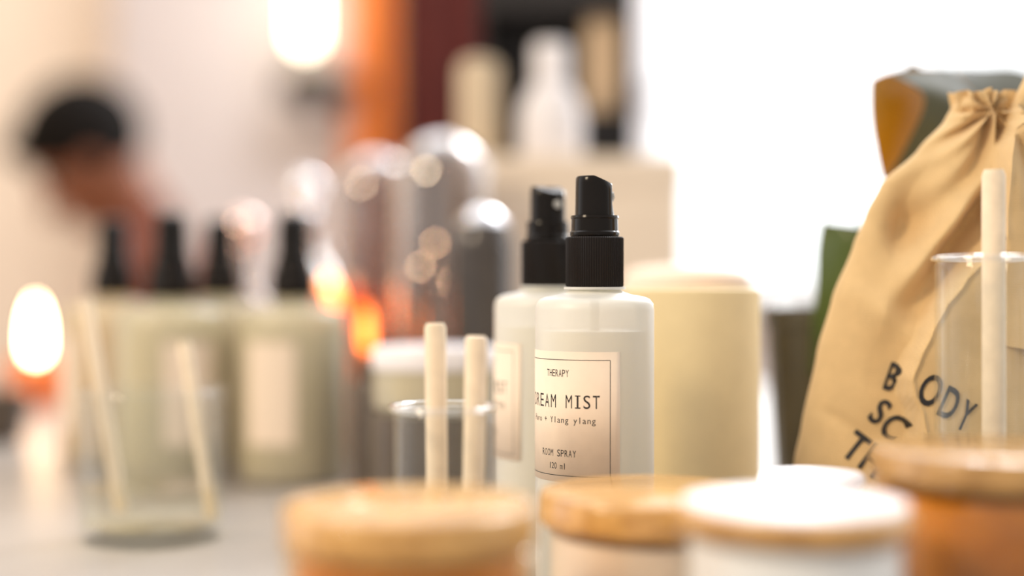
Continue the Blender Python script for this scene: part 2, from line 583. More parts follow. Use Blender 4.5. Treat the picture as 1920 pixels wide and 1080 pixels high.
bm = new_bm(); lathe(bm, [(0.045, 0.0385), (0.048, 0.2), (0.045, 0.42), (0.043, 0.42), (0.046, 0.2), (0.043, 0.0385)], 40, 0.0, dy, closed=True); obj('lamp_shade', bm, M['glass'], t)

# ------------------------------------------------------------------ the table
t = thing('display_table', 'long grey glossy display table carrying bottles, jars and glassware', 'table', (0.0, 0.70, 0))
bm = new_bm(); box(bm, -0.95, 0.95, -0.62, 0.72, TABLE - 0.03, TABLE, 0.002)
obj('tabletop', bm, M['table'], t)
for sx in (-1, 1):
    for sy in (-0.54, 0.64):
        bm = new_bm(); box(bm, sx * 0.87 - 0.025, sx * 0.87 + 0.025, sy - 0.025, sy + 0.025, 0.0, TABLE - 0.03, 0.002)
        obj('leg', bm, M['iron'], t)

# ------------------------------------------------------------------ lettering
_glyph = {}


def glyph(ch, bold=0.0):
    """flat outline of one character as (verts, faces, width), cap height about 0.73"""
    key = (ch, bold)
    if key not in _glyph:
        cu = bpy.data.curves.new('glyph', 'FONT')
        cu.body = ch
        cu.size = 1.0
        cu.resolution_u = 4
        cu.offset = bold
        o = bpy.data.objects.new('glyph', cu)
        C.objects.link(o)
        bpy.context.view_layer.update()
        dg = bpy.context.evaluated_depsgraph_get()
        me = bpy.data.meshes.new_from_object(o.evaluated_get(dg))
        vs = [(v.co.x, v.co.y) for v in me.vertices]
        fs = [tuple(p.vertices) for p in me.polygons]
        bpy.data.objects.remove(o); bpy.data.curves.remove(cu); bpy.data.meshes.remove(me)
        x0 = min([v[0] for v in vs] or [0]); x1 = max([v[0] for v in vs] or [0.3])
        _glyph[key] = ([(x - (x0 + x1) / 2, y) for x, y in vs], fs, x1 - x0)
    return _glyph[key]


CAPH = None


def letters(bm, text, centre, base, pitch, caph, place, fillw=0.78, tilt=0.0):
    """monospaced line of text; place(u, v) -> 3D point"""
    global CAPH
    if CAPH is None:
        CAPH = max(y for x, y in glyph('H')[0])
    k = caph / CAPH
    n = len(text)
    for i, ch in enumerate(text):
        if ch == ' ':
            continue
        vs, fs, w = glyph(ch)
        cx = centre + (i - (n - 1) / 2) * pitch
        kx = min(k, pitch * fillw / max(w, 0.02))
        if ch in 'Iil':
            kx = k
        nv = [bm.verts.new(place(cx + x * kx, base + y * k)) for x, y in vs]
        for f in fs:
            try:
                bm.faces.new([nv[j] for j in f])
            except ValueError:
                pass
        if ch == 'I':          # slab serifs of a monospaced I
            for yy in (0, caph * 0.91):
                q = [(-0.3, 0), (0.3, 0), (0.3, 0.09), (-0.3, 0.09)]
                bm.faces.new([bm.verts.new(place(cx + a * pitch, base + yy + b * caph)) for a, b in q])


# ------------------------------------------------------------------ spray bottles
def curved_patch(bm, r, a0, a1, z0, z1, n=28, th=0.00012):
    outer, inner = [], []
    for i in range(n + 1):
        a = a0 + (a1 - a0) * i / n
        for lst, rr in ((outer, r + th), (inner, r)):
            lst.append([bm.verts.new((rr * math.sin(a), -rr * math.cos(a), z)) for z in (z0, z1)])
    for i in range(n):
        bm.faces.new((outer[i][0], outer[i + 1][0], outer[i + 1][1], outer[i][1]))
        bm.faces.new((inner[i][0], inner[i][1], inner[i + 1][1], inner[i + 1][0]))
        for j in (0, 1):
            bm.faces.new((outer[i][j], outer[i + 1][j], inner[i + 1][j], inner[i][j]))
    for i in (0, n):
        bm.faces.new((outer[i][0], outer[i][1], inner[i][1], inner[i][0]))


def spray_bottle(label, loc, label_deg, nozzle_deg, group):
    """120 ml frosted cylinder bottle; the label is turned by label_deg from the front"""
    t = thing('spray_bottle', label, 'spray bottle', loc, 0, group)
    br = 0.02
    bm = new_bm()
    prof = [(0, 0.0), (0.0165, 0.0), (0.0188, 0.0012), (0.02, 0.004), (0.02, 0.0990), (0.0196, 0.1012), (0.0184, 0.1026), (0.0165, 0.1034),
            (0.0125, 0.1041), (0.0100, 0.1049), (0.0088, 0.1058), (0.0086, 0.1068), (0.0086, 0.116), (0, 0.116)]
    lathe(bm, prof, 72)
    body = obj('bottle_body', bm, M['frost'], t)
    bm = new_bm(); lathe(bm, [(0.0088, 0.1060), (0.0104, 0.1060), (0.0104, 0.1068), (0.0088, 0.1068)], 48, closed=True)
    obj('neck_ring', bm, M['frost'], body)
    bm = new_bm(); lathe(bm, [(0, 0.0045), (0.0155, 0.0045), (0.0178, 0.0065), (0.0178, 0.092), (0, 0.092)], 56)
    obj('liquid', bm, M['liquid'], t)
    bm = new_bm(); tube(bm, [(0, 0, 0.118), (0, 0, 0.06), (0.004, 0, 0.025), (0.010, 0, 0.008)], 0.0016, 10)
    obj('dip_tube', bm, M['tube'], t)
    # ribbed screw collar
    bm = new_bm()
    lathe(bm, [(0.0090, 0.1070), (0.0094, 0.1067), (0.0098, 0.1072), (0.0098, 0.1232), (0.0094, 0.1236), (0.0080, 0.1237), (0, 0.1237)], 150, rib=0.022)
    obj('collar', bm, M['blackrib'], t)
    a = thing_part('spray_head', t, R(nozzle_deg))
    bm = new_bm()
    lathe(bm, [(0, 0.1238), (0.0081, 0.1238), (0.0083, 0.1243), (0.0083, 0.1252), (0.0079, 0.1256), (0.0078, 0.1296), (0.0081, 0.1300), (0.0079, 0.1308), (0.0066, 0.1310), (0, 0.1310)], 64)
    obj('spray_ring', bm, M['black'], a)
    bm = new_bm()
    rings = lathe(bm, [(0, 0.1310), (0.0066, 0.1310), (0.00655, 0.1345), (0.0065, 0.138), (0.00645, 0.1415), (0.0064, 0.1434), (0.0060, 0.1440), (0, 0.1441)], 64)
    for rg in rings[2:]:
        for v in rg:
            if v.co.z > 0.139:
                v.co.z -= max(0.0, v.co.x + 0.0005) * 0.42
            if v.co.x > 0.0056:
                v.co.x = 0.0056 + (v.co.x - 0.0056) * 0.3
    obj('actuator', bm, M['black'], a)
    bm = new_bm()
    tube(bm, [(0.0055, 0, 0.1372), (0.0064, 0, 0.1372)], [0.0016, 0.0016], 18)
    tube(bm, [(0.0060, 0, 0.1372), (0.0067, 0, 0.1372)], [0.0007, 0.0007], 10)
    obj('orifice', bm, M['tube'], a)
    # paper label wrapped on the front
    lab = thing_part('label', t, R(label_deg), mesh=True)
    r1 = br + 0.00018

    def place(u, v):
        an = u / r1
        return (r1 * math.sin(an), -r1 * math.cos(an), v)
    hw = 0.0216
    bm = new_bm()
    curved_patch(bm, br + 0.00003, -hw / br, hw / br, 0.0432, 0.0858)
    bmesh.ops.recalc_face_normals(bm, faces=bm.faces)
    for f in bm.faces:
        f.smooth = len(f.verts) == 4 and abs(f.normal.z) < 0.5
    lab.data = bpy.data.meshes.new('label'); bm.to_mesh(lab.data); bm.free(); lab.data.materials.append(M['label'])
    bm = new_bm()
    letters(bm, 'THERAPY', 0, 0.0776, 0.00134, 0.0023, place, 0.85)
    letters(bm, 'DREAM MIST', 0, 0.0674, 0.00307, 0.0043, place, 0.74)
    letters(bm, 'Puro + Ylang ylang', 0, 0.0625, 0.00153, 0.0020, place, 0.80)
    letters(bm, 'ROOM SPRAY', 0, 0.0515, 0.00146, 0.0022, place, 0.80)
    letters(bm, '120 ml', 0, 0.0474, 0.00120, 0.0020, place, 0.82)
    obj('lettering', bm, M['ink'], lab, smooth=False, fix=False)
    bm = new_bm()
    w = 0.00022
    b0, b1, bw = 0.0452, 0.0830, 0.0184
    for z in (b0, b1):
        for i in range(30):
            u0 = -bw + 2 * bw * i / 30; u1 = -bw + 2 * bw * (i + 1) / 30
            bm.faces.new([bm.verts.new(place(a_, b_)) for a_, b_ in ((u0, z), (u1, z), (u1, z + w), (u0, z + w))])
    for u in (-bw, bw):
        bm.faces.new([bm.verts.new(place(a_, b_)) for a_, b_ in ((u - w / 2, b0), (u + w / 2, b0), (u + w / 2, b1), (u - w / 2, b1))])
    obj('border_line', bm, M['ink'], lab, smooth=False, fix=False)
    return t


def thing_part(name, parent, rz=0.0, mesh=False):
    o = bpy.data.objects.new(name, bpy.data.meshes.new(name) if mesh else None)
    C.objects.link(o)
    o.parent = parent
    o.rotation_euler = (0, 0, rz)
    return o


fb = on_table(1115, 0.48)
spray_bottle('front frosted room spray bottle in sharp focus, label reading MIST', fb, -41, 0, 'frosted room spray bottles')
sb = on_table(1027, 0.533)
spray_bottle('frosted spray bottle half hidden behind the sharp front one', sb, -92, -55, 'frosted room spray bottles')


# ------------------------------------------------------------------ reed diffusers
def reed_vessel(name, label, loc, r, h, oil_h, reeds, reed_r, group, hidden_base=0.004, reed_labels=None, rim='rimglass'):
    t = thing(name, label, 'diffuser', loc)
    bm = new_bm()
    w = 0.0012
    lathe(bm, [(0, 0.0), (r - 0.002, 0.0), (r, 0.002), (r, h - 0.0012), (r - w / 2, h), (r - w, h - 0.0012), (r - w, 0.006), (r - 0.004, hidden_base + 0.001), (0, hidden_base)], 56)
    gv = obj('glass_vessel', bm, M['glass'], t)
    bm = new_bm(); lathe(bm, [(r + 0.0003 + 0.0010 * math.cos(a), h + 0.0009 + 0.0010 * math.sin(a)) for a in [2 * PI * q / 10 for q in range(10)]], 56, closed=True)
    obj('rim', bm, M[rim], gv)
    bm = new_bm(); lathe(bm, [(0, 0.0062), (r - 0.004, 0.0062), (r - w - 0.0003, 0.0075), (r - w - 0.0003, oil_h), (0, oil_h)], 48)
    obj('oil', bm, M['oil'], t)
    for (b, e), lb in zip(reeds, reed_labels):
        bm = new_bm()
        b, e = Vector(b), Vector(e)
        tube(bm, [b, b.lerp(e, 0.5), b.lerp(e, 0.985), e], [reed_r, reed_r, reed_r, reed_r * 0.8], 16)
        rd = obj('reed_stick', bm, M['reed'], None, loc)
        tag(rd, lb, 'reed stick', group)
    return t


# middle vessel with two thick white reeds
vd = 0.428
v0 = on_table(832, vd)
h = hz(770, vd)
e1 = at(816, 606, vd + 0.004) - v0
e2 = at(893, 630, vd - 0.004) - v0
reed_vessel('glass_diffuser', 'small clear glass holding two thick cream reeds behind wooden lid', v0, 0.0152, h, 0.030,
            [((e1.x + 0.001, e1.y, 0.0085), e1), ((e2.x - 0.0015, e2.y, 0.0085), e2)], 0.0033, 'thick cream reeds in the small glass',
            reed_labels=['taller left cream reed standing in the small clear glass', 'shorter right cream reed standing in the small clear glass'])

# right vessel in front of the cotton bag
vd = 0.442
v0 = on_table(1852, vd)
e1 = at(1863, 318, vd) - v0
reed_vessel('glass_diffuser', 'tall clear glass cylinder standing in front of the cotton bag', v0, 0.0158, hz(490, vd), 0.055,
            [((e1.x + 0.0005, e1.y, 0.0085), e1)], 0.0036, None,
            reed_labels=['single wide cream reed in front of the cotton bag'])

# faint vessel at the lower left with thin leaning reeds
vd = 0.60
v0 = on_table(285, vd)
p1b, p1t = at(398, 985, vd - 0.004) - v0, at(345, 640, vd - 0.002) - v0
p2b, p2t = at(228, 965, vd + 0.01) - v0, at(160, 560, vd + 0.01) - v0
reed_vessel('glass_diffuser', 'wide clear glass in the lower left with two leaning reeds', v0, 0.0305, hz(735, vd), 0.022,
            [((p1b.x, p1b.y, 0.0095), p1t), ((p2b.x, p2b.y, 0.0095), p2t)], 0.0028, 'leaning reeds in the wide left glass',
            rim='glass', reed_labels=['leaning cream reed in wide left glass, nearer the wooden jar', 'leaning cream reed in wide left glass, nearer the candle flame'])
# ------------------------------------------------------------------ jars with wooden lids in front
def jar(name, label, loc, r, h, lidh, wax, lidm, group, glassm, glare_top=False):
    t = thing(name, label, 'jar', loc, random.uniform(0, 3), group)
    hb = h - lidh
    bm = new_bm()
    rb = r * 0.985
    lathe(bm, [(0, 0.0), (rb - 0.003, 0.0), (rb, 0.003), (rb, hb - 0.001), (rb - 0.0012, hb - 0.0002), (rb - 0.0024, hb - 0.001), (rb - 0.0024, 0.006), (rb - 0.005, 0.004), (0, 0.004)], 64)
    obj('jar_body', bm, glassm, t)
    bm = new_bm(); lathe(bm, [(0, 0.0043), (rb - 0.0052, 0.0043), (rb - 0.0027, 0.0065), (rb - 0.0027, hb * 0.95), (rb - 0.006, hb * 0.955), (0, hb * 0.95)], 56)
    obj('filling', bm, wax, t)
    bm = new_bm()
    b = 0.0016
    lathe(bm, [(0, hb), (r - b, hb), (r, hb + b), (r, h - b), (r - 0.35 * b, h - 0.35 * b), (r - b, h), (0, h)], 72)
    obj('lid', bm, lidm, t)
    if glare_top:  # white disc stands for window glare on the wooden lid
        bm = new_bm(); lathe(bm, [(0, h + 0.0001), (r * 0.94, h + 0.0001), (r * 0.94, h + 0.0006), (r * 0.93, h + 0.001), (0, h + 0.001)], 64)
        obj('white_inlay', bm, M['whiteplastic'], t)
    return t


J = [
    ('jar', 'wooden lidded jar in lower centre, foremost left of the jars', 767, 0.336, 0.0298, 938, 0.0105, 'amberwax', 'wood', 'honeyglass'),
    ('jar', 'wooden lidded jar directly in front of the sharp spray bottle', 1222, 0.402, 0.0318, 918, 0.010, 'peachwax', 'wood', 'glass'),
    ('jar', 'jar of white wax, wooden lid with white inlaid top, lower right', 1490, 0.335, 0.0278, 945, 0.0055, 'whitewax', 'wood', 'glass'),
    ('jar', 'brown amber jar with thick wooden lid at the right edge', 1866, 0.375, 0.0320, 838, 0.0085, 'brownwax', 'wooddark', 'honeyglass'),
]
for nm, lb, px, d, r, py, lh, wx, lm, gm in J:
    jar(nm, lb, on_table(px, d), r, hz(py, d), lh, M[wx], M[lm], 'wooden lidded jars along the front', M[gm], wx == 'whitewax')
# small jar, window glare put into its lid as white
jd = 0.42
jar('jar', 'small jar with flat white lid in front of the cotton bag', on_table(1522, jd), 0.0156, hz(885, jd), 0.004, M['whitewax'], M['whiteplastic'], None, M['glass'])


# ------------------------------------------------------------------ row of large frosted bottles at the left
def row_bottle(label, loc, liquid, label_deg, first=None):
    t = thing('cosmetic_bottle', label, 'bottle', loc, 0, 'large frosted bottles in the left row')
    bm = new_bm()
    lathe(bm, [(0, 0), (0.026, 0), (0.029, 0.0015), (0.030, 0.005), (0.030, 0.087), (0.029, 0.091), (0.026, 0.0935), (0.018, 0.0950), (0.0115, 0.0965), (0.0100, 0.0985), (0.0100, 0.104), (0, 0.104)], 56)
    obj('bottle_body', bm, M['frostrow'], t)
    bm = new_bm(); lathe(bm, [(0, 0.0055), (0.0245, 0.0055), (0.027, 0.0075), (0.027, 0.082), (0, 0.082)], 48)
    obj('liquid', bm, liquid, t)
    bm = new_bm(); lathe(bm, [(0.0102, 0.0985), (0.0125, 0.0985), (0.0128, 0.099), (0.0128, 0.112), (0.0120, 0.1135), (0, 0.1135)], 100, rib=0.02)
    obj('collar', bm, M['blackrib'], t)
    bm = new_bm(); lathe(bm, [(0, 0.1136), (0.0108, 0.1136), (0.0110, 0.118), (0.0092, 0.122), (0.0088, 0.138), (0.0080, 0.1430), (0.0055, 0.1450), (0, 0.1455)], 40)
    obj('cap', bm, M['black'], t)
    lab = thing_part('label', t, R(label_deg), mesh=True)
    bm = new_bm(); curved_patch(bm, 0.03004, -0.46, 0.46, 0.022, 0.076, 14)
    bmesh.ops.recalc_face_normals(bm, faces=bm.faces)
    bm.to_mesh(lab.data); bm.free(); lab.data.materials.append(M['label'])
    return t


M['frostrow'] = frosted('frosted_row_glass', (0.88, 0.80, 0.62), (0.98, 0.95, 0.80), 0.2, 0.4)
khaki = mat('khaki_liquid', (0.66, 0.60, 0.36), 0.4)
olive = mat('olive_liquid', (0.66, 0.62, 0.36), 0.4)
honey = mat('honey_liquid', (0.95, 0.60, 0.18), 0.4)
row_bottle('frosted black capped bottle at the right end of the left row, pale label showing', on_table(550, 0.77), khaki, -16)
row_bottle('frosted black capped bottle second from the right end of the left row', on_table(412, 0.845), olive, -8)
row_bottle('frosted black capped bottle in front row, nearer the seated person', on_table(322, 0.77), khaki, 32)
row_bottle('frosted black capped bottle at far left of row, honey coloured liquid', on_table(212, 0.845), honey, -55)

# ------------------------------------------------------------------ cream wrapped candle, peach tin behind the spray bottles
cdn = 0.553
t = thing('candle', 'large cream wrapped pillar standing right behind the sharp spray bottle', 'candle', on_table(1290, cdn))
hh = hz(541, cdn)
bm = new_bm(); lathe(bm, [(0, 0), (0.026, 0), (0.0278, 0.0015), (0.0278, hh - 0.002), (0.0272, hh - 0.0006), (0.026, hh), (0.0245, hh - 0.0008), (0.0243, hh - 0.004), (0, hh - 0.004)], 72)
obj('candle_body', bm, M['creamjar'], t)
bm = new_bm(); lathe(bm, [(0, hh - 0.0039), (0.0242, hh - 0.0039), (0.0238, hh - 0.003), (0, hh - 0.0034)], 48); obj('wax_top', bm, M['whitewax'], t)
bm = new_bm(); tube(bm, [(0, 0, hh - 0.0035), (0.0005, 0, hh - 0.0005)], 0.0008, 8); obj('wick', bm, M['wick'], t)

pdn = 0.66
t = thing('candle_tin', 'pale peach domed tin just showing above the cream pillar', 'tin', on_table(1288, pdn))
hh = hz(497, pdn)
bm = new_bm(); lathe(bm, [(0, 0), (0.028, 0), (0.0295, 0.0015), (0.0295, hh - 0.014), (0, hh - 0.014)], 64); obj('tin_body', bm, M['card'], t)
bm = new_bm(); lathe(bm, [(0, hh - 0.0139), (0.0300, hh - 0.0139), (0.0302, hh - 0.0125), (0.0302, hh - 0.007), (0.029, hh - 0.0045), (0.024, hh - 0.0015), (0.015, hh - 0.0003), (0, hh)], 64); obj('tin_lid', bm, M['peach'], t)

# frosted squat jar behind the reeds
sd = 0.64
RB = hz(772, sd)
bm = new_bm(); lathe(bm, [(0, 0), (0.0275, 0), (0.0285, 0.001), (0.0285, RB - 0.001), (0.0275, RB), (0, RB)], 56)
tag(obj('riser', bm, M['smoke'], None, on_table(815, sd)), 'dark brown round riser under the squat frosted jar behind the reeds', 'riser')
t = thing('candle_jar', 'squat frosted jar behind the two cream reeds', 'jar', on_table(815, sd) + Vector((0, 0, RB + 0.0001)))
hh = hz(650, sd) - RB
bm = new_bm(); lathe(bm, [(0, 0), (0.025, 0), (0.0276, 0.003), (0.0276, hh - 0.010), (0.0256, hh - 0.009), (0.0256, 0.006), (0, 0.005)], 56); obj('jar_body', bm, M['frostrow'], t)
bm = new_bm(); lathe(bm, [(0, 0.0062), (0.0240, 0.0068), (0.0252, 0.008), (0.0252, hh * 0.72), (0, hh * 0.72)], 48); obj('filling', bm, olive, t)
bm = new_bm(); lathe(bm, [(0, hh - 0.0098), (0.0280, hh - 0.0098), (0.0284, hh - 0.009), (0.0284, hh - 0.002), (0.027, hh), (0, hh)], 56); obj('lid', bm, M['whiteplastic'], t)

bjd = 0.74
t = thing('smoked_jar', 'dark brown smoked jar between the right row bottle and the reeds', 'jar', on_table(712, bjd))
hh = hz(668, bjd)
bm = new_bm(); lathe(bm, [(0, 0), (0.0135, 0), (0.0150, 0.0015), (0.0150, hh - 0.014), (0.0135, hh - 0.011), (0.0110, hh - 0.0102), (0, hh - 0.0102)], 48); obj('jar_body', bm, M['smoke'], t)
bm = new_bm(); lathe(bm, [(0, hh - 0.0101), (0.0122, hh - 0.0101), (0.0125, hh - 0.009), (0.0125, hh - 0.001), (0.0118, hh), (0, hh)], 48); obj('lid', bm, M['smoke'], t)

# dark rounded bottle left of the spray bottles
dd = 0.77
t = thing('ceramic_bottle', 'dark grey rounded ceramic bottle with silver domed top, left of the spray bottles', 'bottle', on_table(905, dd))
z1 = hz(388, dd); zs = hz(470, dd)
bm = new_bm()
rr = 0.0172
prof = [(0, 0), (rr - 0.002, 0), (rr, 0.002), (rr, zs)]
dome = []
for i in range(1, 17):
    a = PI / 2 * i / 16
    dome.append((rr * math.cos(a) if i < 16 else 0, zs + (z1 - zs) * math.sin(a)))
lathe(bm, prof + dome[:7] + [(0, dome[6][1])], 56)
obj('bottle_body', bm, M['darkglaze'], t)
bm = new_bm(); lathe(bm, [(0, dome[6][1] + 0.0001), (dome[6][0], dome[6][1] + 0.0001)] + dome[7:], 56); obj('cap', bm, M['silver'], t)  # silver top added to stand for glare on the dark glaze
bm = new_bm(); lathe(bm, [(0.0178, zs - 0.001), (0.0184, zs - 0.0005), (0.0184, zs + 0.001), (0.0176, zs + 0.0015)], 56, closed=True); obj('seam_ring', bm, M['darkglaze'], t)


# ------------------------------------------------------------------ glass cloches
def cloche(label, loc, r, h, knob):
    t = thing('glass_cloche', label, 'glass dome', loc, 0, 'glass domes behind the bottles')
    bm = new_bm()
    prof_o, prof_i = [(r, 0.0125)], [(r - 0.0018, 0.0125)]
    zs_ = h - r * 1.05
    prof_o.append((r, zs_)); prof_i.append((r - 0.0018, zs_))
    for i in range(1, 13):
        a = PI / 2 * i / 12
        prof_o.append((r * math.cos(a) if i < 12 else 0.0, zs_ + r * 1.05 * math.sin(a)))
        prof_i.append(((r - 0.0018) * math.cos(a) if i < 12 else 0.0, zs_ + (r * 1.05 - 0.0018) * math.sin(a)))
    lathe(bm, prof_o + prof_i[::-1], 64)
    obj('dome', bm, M['domeglass'], t)
    bm = new_bm(); lathe(bm, [(0, 0), (r + 0.004, 0), (r + 0.006, 0.002), (r + 0.006, 0.010), (r + 0.004, 0.012), (0, 0.012)], 56)
    obj('wooden_base', bm, M['wooddark'], t)
    if knob:
        bm = new_bm(); lathe(bm, [(0, h - 0.0005), (0.004, h - 0.0003), (0.003, h + 0.003), (0.006, h + 0.006)], 24); ball(bm, (0, 0, h + 0.011), 0.0085)
        obj('knob', bm, M['silver'], t)
    return t


da = 0.90
A0 = on_table(833, da)
cloche('tallest glass dome, string of warm lights inside', A0, 0.0310, hz(252, da), False)
db = 1.0
B0 = on_table(706, db)
cloche('middle glass dome with copper ball ornament inside', B0, 0.0285, hz(287, db), False)
# copper ball added under the middle dome to stand for an orange highlight
t = thing('copper_ornament', 'polished copper ball on stem inside the middle glass dome', 'ornament', B0 + Vector((-0.0092, 0, 0.0121)))
zb = hz(352, db) - 0.0121
bm = new_bm(); lathe(bm, [(0, 0), (0.013, 0), (0.0125, 0.003), (0.003, 0.006), (0.0022, 0.02), (0.0022, zb - 0.010), (0, zb - 0.010)], 32); obj('stand', bm, M['copper'], t)
bm = new_bm(); ball(bm, (0, 0, zb), 0.0125, 32, 20); obj('ball', bm, M['copper'], t)
# fairy bulbs added for the warm glints inside the tallest dome
t = thing('fairy_lights', 'cluster of small warm lights on wire inside the tallest dome', 'string lights', A0 + Vector((0, 0, 0.0121)))
bpts = [(788, 500), (816, 455), (862, 482), (848, 530)]
pts3 = []
for i, (px, py) in enumerate(bpts):
    p = at(px, py, da + 0.012 * math.sin(i * 2.1)) - A0 - Vector((0, 0, 0.0121))
    pts3.append(p)
wire = [Vector((0.005, 0.0, 0.0012)), Vector((0.012, 0.004, 0.03))]
for p in pts3:
    wire.append(p + Vector((0.0, 0.0, -0.0022)))
bm = new_bm(); tube(bm, wire, 0.0004, 8); obj('wire', bm, M['gold'], t)
for p in pts3:
    bm = new_bm(); ball(bm, p, 0.0009, 12, 8); obj('bulb', bm, M['fairy'], t)  # added bulb stands for a warm glint


# decanters added behind the row, their balls stand for highlights
def added_decanter(label, loc, r, zball, rb, m2):
    t = thing('decanter', label, 'decanter', loc, 0, 'ball stoppered decanters behind the left row')
    zn = zball - rb * 1.1
    bm = new_bm()
    lathe(bm, [(0, 0), (r - 0.002, 0), (r, 0.003), (r, zn * 0.62), (r * 0.8, zn * 0.72), (r * 0.36, zn * 0.80), (r * 0.30, zn - 0.004), (r * 0.42, zn - 0.001), (r * 0.3, zn - 0.001), (r * 0.22, zn - 0.006),
               (r * 0.22, zn * 0.8), (r * 0.7, zn * 0.70), (r - 0.002, zn * 0.6), (r - 0.002, 0.006), (0, 0.005)], 48)
    obj('decanter_body', bm, M['domeglass'], t)
    bm = new_bm(); lathe(bm, [(0, zn - 0.006), (r * 0.2, zn - 0.006), (r * 0.2, zn - 0.001), (rb * 0.5, zn), (rb * 0.45, zball - rb * 0.85), (0, zball - rb * 0.85)], 24); ball(bm, (0, 0, zball), rb, 32, 20)
    obj('stopper', bm, m2, t)
    return t


added_decanter('glass decanter with large silver ball stopper beside the domes', on_table(573, 1.04), 0.021, hz(355, 1.04), 0.0125, M['silver'])
added_decanter('glass decanter with pinkish ball stopper behind second row bottle', on_table(457, 0.97), 0.019, hz(428, 0.97), 0.0125, M['pinksilver'])
added_decanter('low glass decanter with small silver ball stopper before the taller one', on_table(578, 0.90), 0.016, hz(412, 0.90), 0.0085, M['silver'])


# ------------------------------------------------------------------ candles
def flame(parent, z, h, r, m, name='flame'):
    bm = new_bm()
    lathe(bm, [(0, z), (r * 0.6, z + h * 0.05), (r * 0.95, z + h * 0.16), (r, z + h * 0.33), (r * 0.92, z + h * 0.58), (r * 0.62, z + h * 0.80), (r * 0.25, z + h * 0.94), (0, z + h)], 20)
    return obj(name, bm, m, parent)


def candle(name, label, loc, r, hglass, hwax, fh, fr, fm, wax, glassm, group=None):
    t = thing(name, label, 'candle', loc, 0, group)
    bm = new_bm()
    lathe(bm, [(0, 0), (r - 0.002, 0), (r, 0.002), (r, hglass - 0.0008), (r - 0.0008, hglass), (r - 0.0016, hglass - 0.0008), (r - 0.0016, 0.006), (0, 0.005)], 40)
    obj('glass_holder', bm, glassm, t)
    bm = new_bm(); lathe(bm, [(0, 0.0062), (r - 0.0022, 0.0062), (r - 0.0022, hwax), (r - 0.004, hwax + 0.0003), (0, hwax - 0.001)], 36)
    obj('wax', bm, wax, t)
    bm = new_bm(); tube(bm, [(0, 0, hwax - 0.0005), (0.0005, 0, hwax + 0.005)], 0.0008, 8); obj('wick', bm, M['wick'], t)
    flame(t, hwax + 0.003, fh, fr, fm)
    return t


fd = 1.2
cz = hz(605, fd)
candle('candle', 'lit candle with bright white flame at far left', on_table(67, fd), 0.024, cz - 0.030, cz - 0.034, 0.050, 0.0075, M['flame'], M['peachwax'], M['amberglass'])
fd = 0.97
cz = hz(572, fd)
candle('candle', 'glowing orange candle in tall glass behind the right end row bottle', on_table(616, fd), 0.014, cz + 0.012, cz - 0.019, 0.036, 0.0095, M['flameorange'], M['peachwax'], M['amberglass'], 'tall amber glass candles between the bottles and domes')
fd = 0.85  # candle added to stand for a reflection on the dome glass
cz = hz(605, fd)
candle('candle', 'dimmer orange candle in tall glass between row bottle and reeds', on_table(687, fd), 0.0125, cz + 0.020, cz - 0.020, 0.028, 0.0034, M['flameorange'], M['peachwax'], M['amberglass'], 'tall amber glass candles between the bottles and domes')

# small dark bowl at the far left edge
bd = 0.95
t = thing('bowl', 'small dark brown bowl at the far left edge under the flame', 'bowl', on_table(-8, bd))
bm = new_bm(); lathe(bm, [(0, 0), (0.014, 0), (0.016, 0.002), (0.021, 0.016), (0.0225, 0.033), (0.0205, 0.033), (0.019, 0.017), (0.014, 0.005), (0, 0.004)], 48); obj('bowl_body', bm, M['smoke'], t)
bm = new_bm(); lathe(bm, [(0, 0.010), (0.0165, 0.0115), (0.0195, 0.024), (0.012, 0.028), (0, 0.029)], 36); obj('filling', bm, M['soil'], t)

# ------------------------------------------------------------------ carton with products on it
bx0, bx1 = at(846, 0, 0.95).x, at(1280, 0, 0.95).x
BT = hz(292, 0.95)
cbx = (bx0 + bx1) / 2
t = thing('carton', 'tall cream carton behind the spray bottles carrying white bottle and black box', 'box', (cbx, 1.015, TABLE))
hw = (bx1 - bx0) / 2
bm = new_bm(); box(bm, -hw, hw, -0.065, 0.075, 0, BT - 0.022, 0.001); obj('carton_body', bm, M['card'], t)
bm = new_bm(); box(bm, -hw - 0.0008, hw + 0.0008, -0.0658, 0.0758, BT - 0.0218, BT, 0.001); obj('carton_lid', bm, M['card'], t)
ZT = TABLE + BT

# black display box, open front
sd = 1.03
sx0, sx1 = at(900, 0, sd).x, at(1186, 0, sd).x
sz1 = at(0, -50, sd).z
t = thing('display_box', 'black open fronted display box standing on the cream carton', 'display box', ((sx0 + sx1) / 2, sd, ZT))
hw = (sx1 - sx0) / 2
sh = sz1 - ZT
bm = new_bm(); box(bm, -hw, hw, 0.046, 0.05, 0, sh); obj('back_panel', bm, M['blackmat'], t)
for s_ in (-1, 1):
    bm = new_bm(); box(bm, s_ * hw - (0.005 if s_ > 0 else 0), s_ * hw + (0 if s_ > 0 else 0.005), -0.005, 0.0458, 0, sh); obj('side_panel', bm, M['blackmat'], t)
bm = new_bm(); box(bm, -hw + 0.0052, hw - 0.0052, -0.005, 0.0458, 0, 0.005); obj('bottom_panel', bm, M['blackmat'], t)
bm = new_bm(); box(bm, -hw + 0.0052, hw - 0.0052, -0.005, 0.0458, sh - 0.03, sh); obj('top_panel', bm, M['blackmat'], t)
